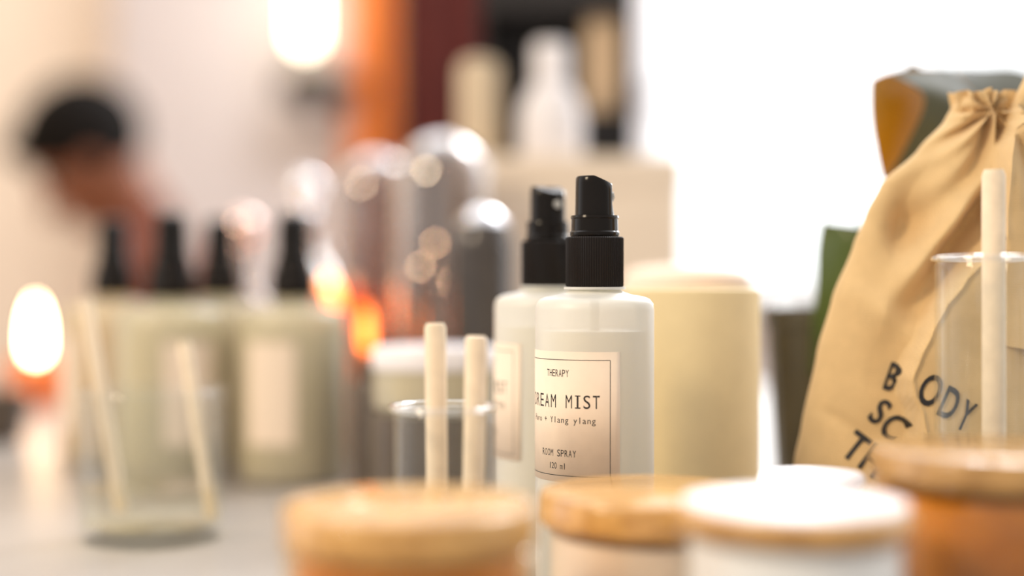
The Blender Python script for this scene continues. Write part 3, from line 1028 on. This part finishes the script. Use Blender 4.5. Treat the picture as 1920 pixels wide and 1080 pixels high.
# black box with a tan carton on top
bd = 1.035
q0, q1 = at(1094, 0, bd).x, at(1168, 0, bd).x
zq = at(0, 212, bd).z
t = thing('gift_box', 'small black box under the tan carton inside black display box', 'box', ((q0 + q1) / 2, bd, ZT + 0.0052))
bm = new_bm(); box(bm, -(q1 - q0) / 2, (q1 - q0) / 2, 0, 0.03, 0, zq - ZT - 0.0052 - 0.007, 0.0006); obj('box_body', bm, M['blackmat'], t)
bm = new_bm(); box(bm, -(q1 - q0) / 2 - 0.0004, (q1 - q0) / 2 + 0.0004, -0.0004, 0.0304, zq - ZT - 0.0052 - 0.0068, zq - ZT - 0.0052, 0.0006); obj('box_lid', bm, M['blackmat'], t)
ztop = at(0, 28, bd).z
t = thing('carton', 'upright tan carton standing on small black box in the display', 'box', ((q0 + q1) / 2, bd, zq + 0.0002))
bm = new_bm(); box(bm, -0.0128, 0.0128, 0.002, 0.026, 0, ztop - zq - 0.004, 0.0006); obj('carton_body', bm, M['tan'], t)
bm = new_bm(); box(bm, -0.0128, 0.0128, 0.0018, 0.026, ztop - zq - 0.0038, ztop - zq, 0.0006); obj('carton_flap', bm, M['tan'], t)
# white bottle in front
wd = 0.982
w0 = at(1033, 300, wd); w0.z = ZT
t = thing('lotion_bottle', 'white lotion bottle with sloping shoulders standing on cream carton', 'bottle', w0)
wh = at(0, 82, wd).z - ZT
bm = new_bm(); lathe(bm, [(0, 0), (0.021, 0), (0.0225, 0.002), (0.0225, wh * 0.34), (0.0205, wh * 0.48), (0.015, wh * 0.60), (0.0115, wh * 0.66), (0, wh * 0.66)], 48); obj('bottle_body', bm, M['whiteplastic'], t)
bm = new_bm(); lathe(bm, [(0, wh * 0.6605), (0.0122, wh * 0.6605), (0.0124, wh * 0.68), (0.0120, wh * 0.97), (0.0105, wh), (0, wh)], 40); obj('cap', bm, M['whiteplastic'], t)
# cream candle left of it
wd = 0.985
w0 = at(899, 300, wd); w0.z = ZT
w0.x = max(w0.x, bx0 + 0.016)
t = thing('candle', 'cream pillar candle at the left corner on top of carton', 'candle', w0)
wh = at(0, 112, wd).z - ZT
bm = new_bm(); lathe(bm, [(0, 0), (0.0138, 0), (0.0146, 0.001), (0.0146, wh - 0.006), (0.0125, wh - 0.002), (0.008, wh), (0, wh - 0.001)], 44); obj('wax', bm, M['tanwax'], t)
bm = new_bm(); tube(bm, [(0, 0, wh - 0.001), (0.0006, 0, wh + 0.005)], 0.0007, 8); obj('wick', bm, M['wick'], t)

# ------------------------------------------------------------------ potted plant behind the bag
pd = 0.66
P0 = on_table(1530, pd)
t = thing('potted_plant', 'broad leaved green plant in dark glazed pot behind the cotton bag', 'plant', P0)
hp = hz(575, pd)
bm = new_bm(); lathe(bm, [(0, 0), (0.0165, 0), (0.018, 0.002), (0.0225, hp - 0.01), (0.0240, hp - 0.009), (0.0240, hp - 0.001), (0.0232, hp), (0.0216, hp - 0.001), (0.0205, hp - 0.014), (0, hp - 0.014)], 56)
pot = obj('pot', bm, M['potglaze'], t)
bm = new_bm(); lathe(bm, [(0, hp - 0.0138), (0.0204, hp - 0.0138), (0.018, hp - 0.011), (0, hp - 0.009)], 36); obj('soil', bm, M['soil'], pot)


def leaf_grid(name, rows, parent, th=0.0006, m='leaf'):
    """a leaf blade through rows of points (each row base to tip across); given thickness"""
    bm = new_bm()
    n, m_ = len(rows), len(rows[0])
    P = [[Vector(p) for p in r] for r in rows]
    N = []
    for i in range(n):
        row = []
        for j in range(m_):
            a = P[min(i + 1, n - 1)][j] - P[max(i - 1, 0)][j]
            b = P[i][min(j + 1, m_ - 1)] - P[i][max(j - 1, 0)]
            nn = a.cross(b)
            row.append(nn.normalized() if nn.length > 1e-12 else Vector((0, -1, 0)))
        N.append(row)
    va = [[bm.verts.new(P[i][j] + N[i][j] * th / 2) for j in range(m_)] for i in range(n)]
    vb = [[bm.verts.new(P[i][j] - N[i][j] * th / 2) for j in range(m_)] for i in range(n)]
    for vs in (va, vb):
        for i in range(n - 1):
            for j in range(m_ - 1):
                bm.faces.new((vs[i][j], vs[i + 1][j], vs[i + 1][j + 1], vs[i][j + 1]))
    for i in range(n - 1):
        for j in (0, m_ - 1):
            bm.faces.new((va[i][j], va[i + 1][j], vb[i + 1][j], vb[i][j]))
    for j in range(m_ - 1):
        for i in (0, n - 1):
            bm.faces.new((va[i][j], va[i][j + 1], vb[i][j + 1], vb[i][j]))
    return obj(name, bm, M[m], parent, sharp=60)


def catmull(pts, n):
    pts = [Vector(p) for p in pts]
    out = []
    m_ = len(pts) - 1
    for i in range(n + 1):
        t_ = i / n * m_
        k = min(int(t_), m_ - 1)
        f = t_ - k
        p0, p1, p2, p3 = pts[max(k - 1, 0)], pts[k], pts[k + 1], pts[min(k + 2, m_)]
        out.append(0.5 * ((2 * p1) + (p2 - p0) * f + (2 * p0 - 5 * p1 + 4 * p2 - p3) * f * f + (3 * p1 - p0 - 3 * p2 + p3) * f ** 3))
    return out


def loft_leaf(name, e0, e1, parent, sag, m='leaf', n=26, m_=12):
    """blade between two edge curves; sag bends the middle"""
    a, b = catmull(e0, n), catmull(e1, n)
    rows = []
    for i in range(n + 1):
        r = []
        for j in range(m_ + 1):
            u = j / m_
            r.append(a[i].lerp(b[i], u) + Vector(sag) * math.sin(PI * u) * math.sin(PI * min(1, 0.15 + 0.85 * i / n)) ** 0.6)
        rows.append(r)
    return leaf_grid(name, rows, parent, m=m)


def L(px, py, d):
    return at(px, py, d) - P0


# big upper leaf: front fold (backlight put into its yellow) and the top going back
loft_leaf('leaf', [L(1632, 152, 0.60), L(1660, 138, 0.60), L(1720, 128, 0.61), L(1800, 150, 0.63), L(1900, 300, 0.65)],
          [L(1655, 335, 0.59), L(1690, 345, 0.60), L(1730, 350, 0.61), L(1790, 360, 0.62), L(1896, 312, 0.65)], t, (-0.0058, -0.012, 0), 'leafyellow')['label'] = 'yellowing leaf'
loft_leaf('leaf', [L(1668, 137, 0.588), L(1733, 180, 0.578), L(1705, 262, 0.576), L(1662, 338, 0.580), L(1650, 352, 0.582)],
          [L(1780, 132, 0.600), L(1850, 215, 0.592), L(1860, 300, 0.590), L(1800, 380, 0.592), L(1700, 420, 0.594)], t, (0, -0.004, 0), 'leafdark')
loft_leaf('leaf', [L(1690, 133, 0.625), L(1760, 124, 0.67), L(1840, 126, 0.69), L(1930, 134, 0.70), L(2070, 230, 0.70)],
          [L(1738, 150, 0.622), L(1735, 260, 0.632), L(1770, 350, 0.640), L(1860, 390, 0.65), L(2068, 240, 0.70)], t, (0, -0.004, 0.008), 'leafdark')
# lower leaf
loft_leaf('leaf', [L(1541, 412, 0.63), L(1532, 470, 0.625), L(1530, 540, 0.625), L(1522, 620, 0.63), L(1520, 700, 0.64)],
          [L(1545, 418, 0.62), L(1640, 440, 0.61), L(1660, 540, 0.61), L(1640, 640, 0.62), L(1560, 700, 0.63)], t, (0, -0.006, 0))
bm = new_bm(); tube(bm, catmull([(0.0, 0.0, hp - 0.012), (0.012, -0.004, hp + 0.03), L(1800, 330, 0.63)], 10), 0.0022, 10); obj('stem', bm, M['stem'], t)
bm = new_bm(); tube(bm, catmull([(-0.004, -0.004, hp - 0.011), (0.008, -0.03, hp + 0.02), L(1690, 395, 0.588)], 10), 0.0018, 10); obj('stem', bm, M['stem'], t)
bm = new_bm(); tube(bm, catmull([(0.006, -0.002, hp - 0.011), (0.014, -0.018, hp + 0.0), L(1556, 698, 0.634)], 10), 0.0018, 10); obj('stem', bm, M['stem'], t)

# ------------------------------------------------------------------ cotton drawstring bag
BD = 0.515
BO = on_table(1790, BD)
K = BD / F


def lx(px):
    return (px - 960) * K - BO.x


def lz(py):
    return at(960, py, BD).z - TABLE


def interp(tab, z):
    if z <= tab[0][0]:
        return tab[0][1]
    for (a, va), (b, vb_) in zip(tab[:-1], tab[1:]):
        if z <= b:
            f = (z - a) / (b - a)
            f = f * f * (3 - 2 * f) * 0.35 + f * 0.65
            return va + (vb_ - va) * f
    return tab[-1][1]


left_px = [(1120, 1478), (1080, 1470), (960, 1476), (862, 1490), (800, 1503), (660, 1532), (560, 1560), (460, 1600), (400, 1624), (345, 1652), (280, 1722), (225, 1772), (200, 1785), (178, 1797)]
right_px = [(1120, 2080), (1080, 2095), (960, 2110), (862, 2105), (700, 2090), (560, 2060), (460, 2030), (345, 1990), (280, 1950), (225, 1900), (200, 1885), (178, 1880)]
LT = [(lz(y), lx(x)) for y, x in left_px]
RT = [(lz(y), lx(x)) for y, x in right_px]
Z0, Z1 = 0.0, lz(178)
GX, GZ = lx(1838), lz(215)            # where the cord gathers the cloth
flap_px = [(165, 1905), (230, 1868), (290, 1840), (340, 1832), (440, 1826), (480, 1800), (530, 1752), (575, 1716), (620, 1692), (660, 1672), (700, 1658), (730, 1661), (760, 1672), (800, 1676), (880, 1650), (1000, 1630), (1120, 1610)]
FT = sorted([(lz(y), lx(x)) for y, x in flap_px])


def sstep(a, b, x):
    t_ = min(1, max(0, (x - a) / (b - a)))
    return t_ * t_ * (3 - 2 * t_)


def bag_front(x, z):
    """how far the front cloth comes towards the viewer at (x, z)"""
    l, r = interp(LT, z), interp(RT, z)
    u = min(1, max(0, (x - l) / max(1e-6, r - l)))
    v = min(1, max(0, z / Z1))
    bulge = (0.026 - 0.013 * v) * (max(0.0, 1 - (2 * u - 1) ** 2)) ** 0.6
    bulge *= 0.75 + 0.25 * math.sin(PI * min(1, v + 0.25))
    # the flap: a lip of cloth lying over the left side
    fx = interp(FT, z)
    lip = 0.0130 * sstep(-0.0010, 0.0022, x - fx) * (1 - 0.55 * sstep(0.0, 0.045, x - fx))
    lip += 0.0016 * math.exp(-((x - fx - 0.0016) / 0.0013) ** 2)
    # pleats that run from the gather
    dx, dz = x - GX, z - GZ
    rad = math.hypot(dx, dz)
    ang = math.atan2(dx, -dz)
    fall = math.exp(-rad / 0.030)
    side = 1 - sstep(-0.001, 0.001, x - fx)
    pl = 0.0042 * fall * math.sin(9.0 * ang + 1.1) + 0.0020 * fall * math.sin(17 * ang + rad * 160)
    # broad sags
    s1 = -0.0130 * math.exp(-(((x - lx(1700)) / 0.010) ** 2 + ((z - lz(420)) / 0.013) ** 2))
    s2 = 0.0115 * math.exp(-((((x - lx(1745)) * 0.80 + (z - lz(440)) * -0.60) / 0.0045) ** 2)) * math.exp(-(((z - lz(430)) / 0.020) ** 2)) * side
    s3 = -0.0105 * math.exp(-((((x - lx(1790)) * 0.85 + (z - lz(430)) * -0.52) / 0.0045) ** 2)) * math.exp(-(((z - lz(440)) / 0.022) ** 2)) * side
    s4 = 0.0040 * math.exp(-((((x - lx(1600)) * 0.6 + (z - lz(560)) * 0.8) / 0.006) ** 2)) * side
    s5 = -0.0022 * math.exp(-((((x - lx(1560)) * 0.5 + (z - lz(780)) * 0.86) / 0.0022) ** 2)) * math.exp(-((x - lx(1535)) / 0.012) ** 2)
    s6 = 0.0009 * math.sin(x * 210 + z * 95) * math.sin(z * 130 - x * 40)
    edge = min(1, 6 * u, 6 * (1 - u))
    return bulge + lip * edge + (pl + s1 + s2 + s3 + s4 + s5 + s6) * edge


def bag_back(x, z):
    l, r = interp(LT, z), interp(RT, z)
    u = min(1, max(0, (x - l) / max(1e-6, r - l)))
    v = z / Z1
    return (0.024 - 0.014 * v) * max(0.0, 1 - (2 * u - 1) ** 2) ** 0.6


bag = thing('cotton_bag', 'cream cotton drawstring bag printed with large black capitals at right', 'bag', BO)
bm = new_bm()
NX, NZ = 320, 200
fr, bk = [], []
for j in range(NZ + 1):
    z = Z0 + (Z1 - Z0) * j / NZ
    l, r = interp(LT, z), interp(RT, z)
    a, b = [], []
    for i in range(NX + 1):
        u = i / NX
        x = l + (r - l) * (0.5 - 0.5 * math.cos(PI * u)) * 0.35 + (r - l) * u * 0.65
        yf = bag_front(x, z)
        a.append(bm.verts.new((x, -yf, z)))
        if i in (0, NX):
            b.append(a[-1])
        else:
            b.append(bm.verts.new((x, bag_back(x, z) + 0.0005, z)))
    fr.append(a); bk.append(b)
for vs in (fr, bk):
    for j in range(NZ):
        for i in range(NX):
            q = [vs[j][i], vs[j][i + 1], vs[j + 1][i + 1], vs[j + 1][i]]
            bm.faces.new(q)
for j in (0, NZ):
    for i in range(NX):
        q = []
        for v in (fr[j][i], fr[j][i + 1], bk[j][i + 1], bk[j][i]):
            if v not in q:
                q.append(v)
        if len(q) > 2:
            bm.faces.new(q)
body = obj('bag_body', bm, M['cotton'], bag, sharp=80)
# ruffled mouth above the cord
bm = new_bm()
nr = 140
ring_prev = None
cxm, cym = lx(1838), 0.0
for k in range(7):
    f = k / 6
    ring = []
    for i in range(nr):
        a = 2 * PI * i / nr
        ruff = 1 + (0.10 + 0.10 * f) * math.sin(a * 11 + 0.6 * f) + 0.05 * math.sin(a * 23)
        rx = (0.0088 + 0.0012 * f) * ruff
        ry = (0.0078 + 0.0020 * f) * ruff
        ring.append(bm.verts.new((cxm + rx * math.cos(a), cym + ry * math.sin(a), lz(222) + f * (lz(176) - lz(222)) + 0.0008 * math.sin(a * 7) * f)))
    if ring_prev:
        for i in range(nr):
            bm.faces.new((ring_prev[i], ring_prev[(i + 1) % nr], ring[(i + 1) % nr], ring[i]))
    else:
        first = ring
    ring_prev = ring
inner = [bm.verts.new((cxm + (v.co.x - cxm) * 0.8, (v.co.y) * 0.8, v.co.z - 0.004)) for v in ring_prev]
for i in range(nr):
    bm.faces.new((ring_prev[i], ring_prev[(i + 1) % nr], inner[(i + 1) % nr], inner[i]))
bm.faces.new(inner)
bm.faces.new(first[::-1])
obj('ruffled_mouth', bm, M['cotton'], bag, sharp=80)
# the wide folded hem at the right that hangs down over the front
bm = new_bm()
hem_l = catmull([(lx(1912), 0, lz(140)), (lx(1868), 0, lz(228)), (lx(1840), 0, lz(300)), (lx(1833), 0, lz(380)), (lx(1828), 0, lz(470)), (lx(1824), 0, lz(640))], 40)
hem_r = catmull([(lx(2090), 0, lz(60)), (lx(2085), 0, lz(200)), (lx(2075), 0, lz(300)), (lx(2060), 0, lz(380)), (lx(2055), 0, lz(500)), (lx(2068), 0, lz(680))], 40)
va, vb = [], []
for i in range(41):
    ra, rb = [], []
    for j in range(31):
        u = j / 30
        p = hem_l[i].lerp(hem_r[i], u)
        y = -(max(0.009, bag_front(p.x, min(p.z, Z1 - 0.001))) + 0.0014 + 0.0015 * math.sin(PI * u) + 0.0012 * math.sin(u * 13 + i * 0.09) + 0.002 * (i / 40) * math.sin(PI * u))
        y += 0.0022 * (1 - sstep(0, 0.04, u))
        ra.append(bm.verts.new((p.x, y, p.z)))
        rb.append(bm.verts.new((p.x, y + 0.0012, p.z)))
    va.append(ra); vb.append(rb)
for vs in (va, vb):
    for i in range(40):
        for j in range(30):
            bm.faces.new((vs[i][j], vs[i + 1][j], vs[i + 1][j + 1], vs[i][j + 1]))
for i in range(40):
    for j in (0, 30):
        bm.faces.new((va[i][j], va[i + 1][j], vb[i + 1][j], vb[i][j]))
for j in range(30):
    for i in (0, 40):
        bm.faces.new((va[i][j], va[i][j + 1], vb[i][j + 1], vb[i][j]))
obj('folded_hem', bm, M['cotton'], bag, sharp=80)
# drawcord
bm = new_bm()
cp = [(cxm + 0.0094 * math.cos(a), 0.0086 * math.sin(a), lz(224) + 0.0004 * math.sin(3 * a)) for a in [2 * PI * i / 40 for i in range(41)]]
tube(bm, cp, 0.0011, 10)
obj('drawstring', bm, M['cotton'], bag)
# printed capitals
bm = new_bm()


def bag_letter(ch, px, py, hpx, deg, wfac=0.78):
    vs, fs, w = glyph(ch, 0.018)
    cap = max(y for x, y in glyph('H')[0])
    k = hpx * K / cap
    a = R(-deg)
    cx, cz_ = lx(px), lz(py)
    nv = []
    for x, y in vs:
        xx, yy = x * k * wfac / 0.78, (y - cap / 2) * k
        X = cx + xx * math.cos(a) - yy * math.sin(a)
        Z = cz_ + xx * math.sin(a) + yy * math.cos(a)
        nv.append(bm.verts.new((X, -bag_front(X, Z) - 0.00055, Z)))
    for f in fs:
        try:
            bm.faces.new([nv[j] for j in f])
        except ValueError:
            pass


for ch, px, py, hp_, dg_ in (('B', 1651, 701, 50, 20), ('O', 1698, 719, 54, 26), ('D', 1731, 742, 54, 27), ('Y', 1760, 764, 52, 28),
                             ('S', 1628, 764, 47, 38), ('C', 1650, 791, 47, 38), ('T', 1586, 829, 52, 38), ('H', 1617, 853, 52, 38)):
    bag_letter(ch, px, py, hp_, dg_, {'B': 0.38, 'Y': 0.36, 'O': 0.45, 'D': 0.45}.get(ch, 0.58))
bmesh.ops.triangulate(bm, faces=bm.faces)
obj('lettering', bm, M['ink'], body, smooth=False, fix=False)

# ------------------------------------------------------------------ seated person far behind
PX = at(150, 290, 2.5)
ROT = R(192)
stool_loc = Vector((-0.583, 2.53, 0.0))
t = thing('stool', 'brown wooden stool under the seated person', 'stool', stool_loc, ROT)
bm = new_bm(); lathe(bm, [(0, 0.425), (0.155, 0.425), (0.165, 0.432), (0.165, 0.448), (0.158, 0.455), (0, 0.455)], 48); obj('seat', bm, M['sofawood'], t)
for k in range(4):
    a = PI / 4 + k * PI / 2
    bm = new_bm(); tube(bm, [(0.17 * math.cos(a), 0.17 * math.sin(a), 0.0), (0.11 * math.cos(a), 0.11 * math.sin(a), 0.4248)], [0.014, 0.018], 14); obj('leg', bm, M['sofawood'], t)


def voxel_mesh(bm, vox, smooth_it=4):
    """fuse overlapping shapes into one continuous skin"""
    me = bpy.data.meshes.new('tmp'); bm.to_mesh(me); bm.free()
    o = bpy.data.objects.new('tmp', me); C.objects.link(o)
    md = o.modifiers.new('r', 'REMESH'); md.mode = 'VOXEL'; md.voxel_size = vox; md.use_smooth_shade = True
    ms = o.modifiers.new('s', 'SMOOTH'); ms.factor = 0.5; ms.iterations = smooth_it
    bpy.context.view_layer.update()
    dg = bpy.context.evaluated_depsgraph_get()
    out = bpy.data.meshes.new_from_object(o.evaluated_get(dg))
    bpy.data.objects.remove(o); bpy.data.meshes.remove(me)
    out.materials.clear()
    for p in out.polygons:
        p.use_smooth = True
    return out


def mesh_obj(name, me, m, parent):
    me.name = name
    me.materials.append(m)
    o = bpy.data.objects.new(name, me)
    C.objects.link(o)
    o.parent = parent
    return o


def limb(bm, pts, rad):
    n = max(8, 4 * len(pts))
    P = catmull(pts, n)
    rr = []
    m_ = len(rad) - 1
    for i in range(n + 1):
        t_ = i / n * m_; k = min(int(t_), m_ - 1); f = t_ - k
        rr.append(rad[k] + (rad[k + 1] - rad[k]) * f)
    tube(bm, P, rr, 18)
    ball(bm, P[0], rr[0], 18, 10); ball(bm, P[-1], rr[-1], 18, 10)


# local frame: +x is where the person faces, z up, origin on the floor under the seat
person = thing('person', 'seated person with short black hair bending head down, red brown top', 'person', stool_loc, ROT)
HC = Vector((0.165, 0.0, 1.07))         # head centre
HROT = Matrix.Rotation(R(38), 4, 'Y')     # nose tips down
bm = new_bm()
hb = new_bm()
ball(hb, (-0.005, 0, 0.025), 0.092, 32, 20, (1.05, 0.84, 0.98))        # skull
ball(hb, (0.030, 0, -0.045), 0.062, 28, 18, (0.95, 0.88, 1.15))        # face
ball(hb, (0.052, 0, -0.098), 0.030, 20, 12, (0.9, 1.1, 0.8))           # chin
limb(hb, [(0.084, 0, 0.004), (0.098, 0, -0.022), (0.108, 0, -0.036)], [0.010, 0.012, 0.015])   # nose
for s_ in (-1, 1):
    ball(hb, (0.098, s_ * 0.011, -0.040), 0.009, 14, 8)
    limb(hb, [(0.082, s_ * 0.012, 0.016), (0.084, s_ * 0.03, 0.020), (0.072, s_ * 0.05, 0.014)], [0.009, 0.010, 0.008])   # brow
    ball(hb, (0.066, s_ * 0.040, -0.030), 0.020, 16, 10)                # cheek
    ball(hb, (0.0, s_ * 0.080, -0.018), 0.030, 18, 12, (0.62, 0.28, 1.05))  # ear
limb(hb, [(0.082, -0.018, -0.070), (0.093, 0, -0.069), (0.082, 0.018, -0.070)], [0.005, 0.007, 0.005])   # lips
limb(hb, [(0.080, -0.016, -0.079), (0.090, 0, -0.079), (0.080, 0.016, -0.079)], [0.005, 0.007, 0.005])
for v in hb.verts:
    v.co = HC + (HROT @ v.co.to_4d()).to_3d()
tmp = bpy.data.meshes.new('tmp'); hb.to_mesh(tmp); hb.free(); bm.from_mesh(tmp); bpy.data.meshes.remove(tmp)
limb(bm, [(0.06, 0, 0.92), (0.09, 0, 0.99), (0.125, 0, 1.055)], [0.056, 0.052, 0.056])         # neck
limb(bm, [(-0.10, 0, 0.56), (-0.06, 0, 0.66), (0.01, 0, 0.79), (0.06, 0, 0.89)], [0.115, 0.090, 0.085, 0.062])
for s_ in (-1, 1):
    limb(bm, [(0.05, s_ * 0.06, 0.885), (0.06, s_ * 0.15, 0.87)], [0.062, 0.056])
    limb(bm, [(-0.13, s_ * 0.08, 0.545), (0.10, s_ * 0.11, 0.545), (0.28, s_ * 0.12, 0.525)], [0.088, 0.074, 0.056])        # thigh
    limb(bm, [(0.28, s_ * 0.12, 0.52), (0.29, s_ * 0.12, 0.32), (0.26, s_ * 0.12, 0.085)], [0.055, 0.052, 0.036])            # shin
    limb(bm, [(0.245, s_ * 0.12, 0.045), (0.32, s_ * 0.125, 0.035), (0.42, s_ * 0.13, 0.026)], [0.040, 0.036, 0.024])        # foot
    limb(bm, [(0.06, s_ * 0.165, 0.865), (0.035, s_ * 0.20, 0.75), (0.06, s_ * 0.20, 0.655)], [0.050, 0.044, 0.038])           # upper arm
    limb(bm, [(0.06, s_ * 0.20, 0.655), (0.15, s_ * 0.165, 0.635), (0.245, s_ * 0.125, 0.618)], [0.038, 0.036, 0.024])        # forearm
    limb(bm, [(0.25, s_ * 0.125, 0.614), (0.30, s_ * 0.112, 0.604)], [0.026, 0.030])                                          # palm
    ball(bm, (0.292, s_ * 0.112, 0.604), 0.040, 18, 12, (1.0, 0.95, 0.42))
    for q, ln in enumerate((0.060, 0.070, 0.066, 0.052)):
        yy = s_ * (0.085 + 0.019 * q)
        limb(bm, [(0.318, yy, 0.604), (0.318 + ln * 0.55, yy, 0.600), (0.318 + ln * 0.95, yy, 0.586 - 0.006)], [0.0092, 0.0086, 0.0076])
    limb(bm, [(0.275, s_ * 0.080, 0.604), (0.298, s_ * 0.060, 0.598), (0.325, s_ * 0.055, 0.590)], [0.012, 0.010, 0.0085])    # thumb
body = mesh_obj('person_body', voxel_mesh(bm, 0.0058, 3), M['skin'], person)
# eyes
for s_ in (-1, 1):
    bm = new_bm(); ball(bm, HC + (HROT @ Vector((0.073, s_ * 0.031, 0.0)).to_4d()).to_3d(), 0.0115, 16, 10); obj('eye', bm, M['eye'], person)
# short hair
bm = new_bm()
ball(bm, (-0.014, 0, 0.036), 0.106, 36, 24, (1.06, 0.90, 0.98))
for v in list(bm.verts):
    if v.co.z < -0.030 + 0.75 * max(0, v.co.x) and not (v.co.x < 0.0 and v.co.z > -0.055):
        bm.verts.remove(v)
limb(bm, [(0.070, -0.045, 0.075), (0.084, 0.0, 0.085), (0.070, 0.045, 0.075)], [0.018, 0.026, 0.018])
for i in range(70):
    a = random.uniform(0, 2 * PI); e = random.uniform(0.25, 1.5)
    c = Vector((-0.012 + 0.098 * math.cos(e) * math.cos(a), 0.084 * math.cos(e) * math.sin(a), 0.034 + 0.094 * math.sin(e)))
    limb(bm, [c, c + Vector((0.012, random.uniform(-0.008, 0.008), 0.004))], [0.012, 0.005])
for v in bm.verts:
    v.co = HC + (HROT @ v.co.to_4d()).to_3d()
bmesh.ops.holes_fill(bm, edges=[e for e in bm.edges if e.is_boundary])
mesh_obj('hair', voxel_mesh(bm, 0.006, 2), M['hair'], person)
# knitted top
bm = new_bm()
limb(bm, [(-0.105, 0, 0.575), (-0.06, 0, 0.66), (0.01, 0, 0.79), (0.06, 0, 0.885)], [0.125, 0.102, 0.097, 0.073])
limb(bm, [(0.058, 0, 0.90), (0.075, 0, 0.955)], [0.072, 0.064])
for s_ in (-1, 1):
    limb(bm, [(0.05, s_ * 0.06, 0.885), (0.06, s_ * 0.15, 0.87)], [0.072, 0.068])
    limb(bm, [(0.06, s_ * 0.165, 0.865), (0.035, s_ * 0.20, 0.75), (0.06, s_ * 0.20, 0.655)], [0.062, 0.056, 0.050])
    limb(bm, [(0.06, s_ * 0.20, 0.655), (0.15, s_ * 0.165, 0.635), (0.225, s_ * 0.133, 0.622)], [0.050, 0.046, 0.036])
mesh_obj('knitted_top', voxel_mesh(bm, 0.007, 4), M['shirt'], person)
bm = new_bm()
limb(bm, [(-0.165, 0, 0.56), (-0.13, 0, 0.575)], [0.130, 0.128])
for s_ in (-1, 1):
    limb(bm, [(-0.13, s_ * 0.08, 0.553), (0.10, s_ * 0.11, 0.553), (0.285, s_ * 0.12, 0.53)], [0.098, 0.085, 0.068])
    limb(bm, [(0.285, s_ * 0.12, 0.53), (0.295, s_ * 0.12, 0.32), (0.265, s_ * 0.12, 0.12)], [0.068, 0.066, 0.058])
mesh_obj('trousers', voxel_mesh(bm, 0.008, 4), M['trouser'], person)
for s_ in (-1, 1):
    bm = new_bm()
    limb(bm, [(0.235, s_ * 0.12, 0.052), (0.32, s_ * 0.125, 0.046), (0.425, s_ * 0.13, 0.036)], [0.050, 0.046, 0.034])
    box(bm, 0.19, 0.45, s_ * 0.125 - 0.045, s_ * 0.125 + 0.045, 0.0, 0.02)
    mesh_obj('shoe', voxel_mesh(bm, 0.006, 3), M['blackmat'], person)
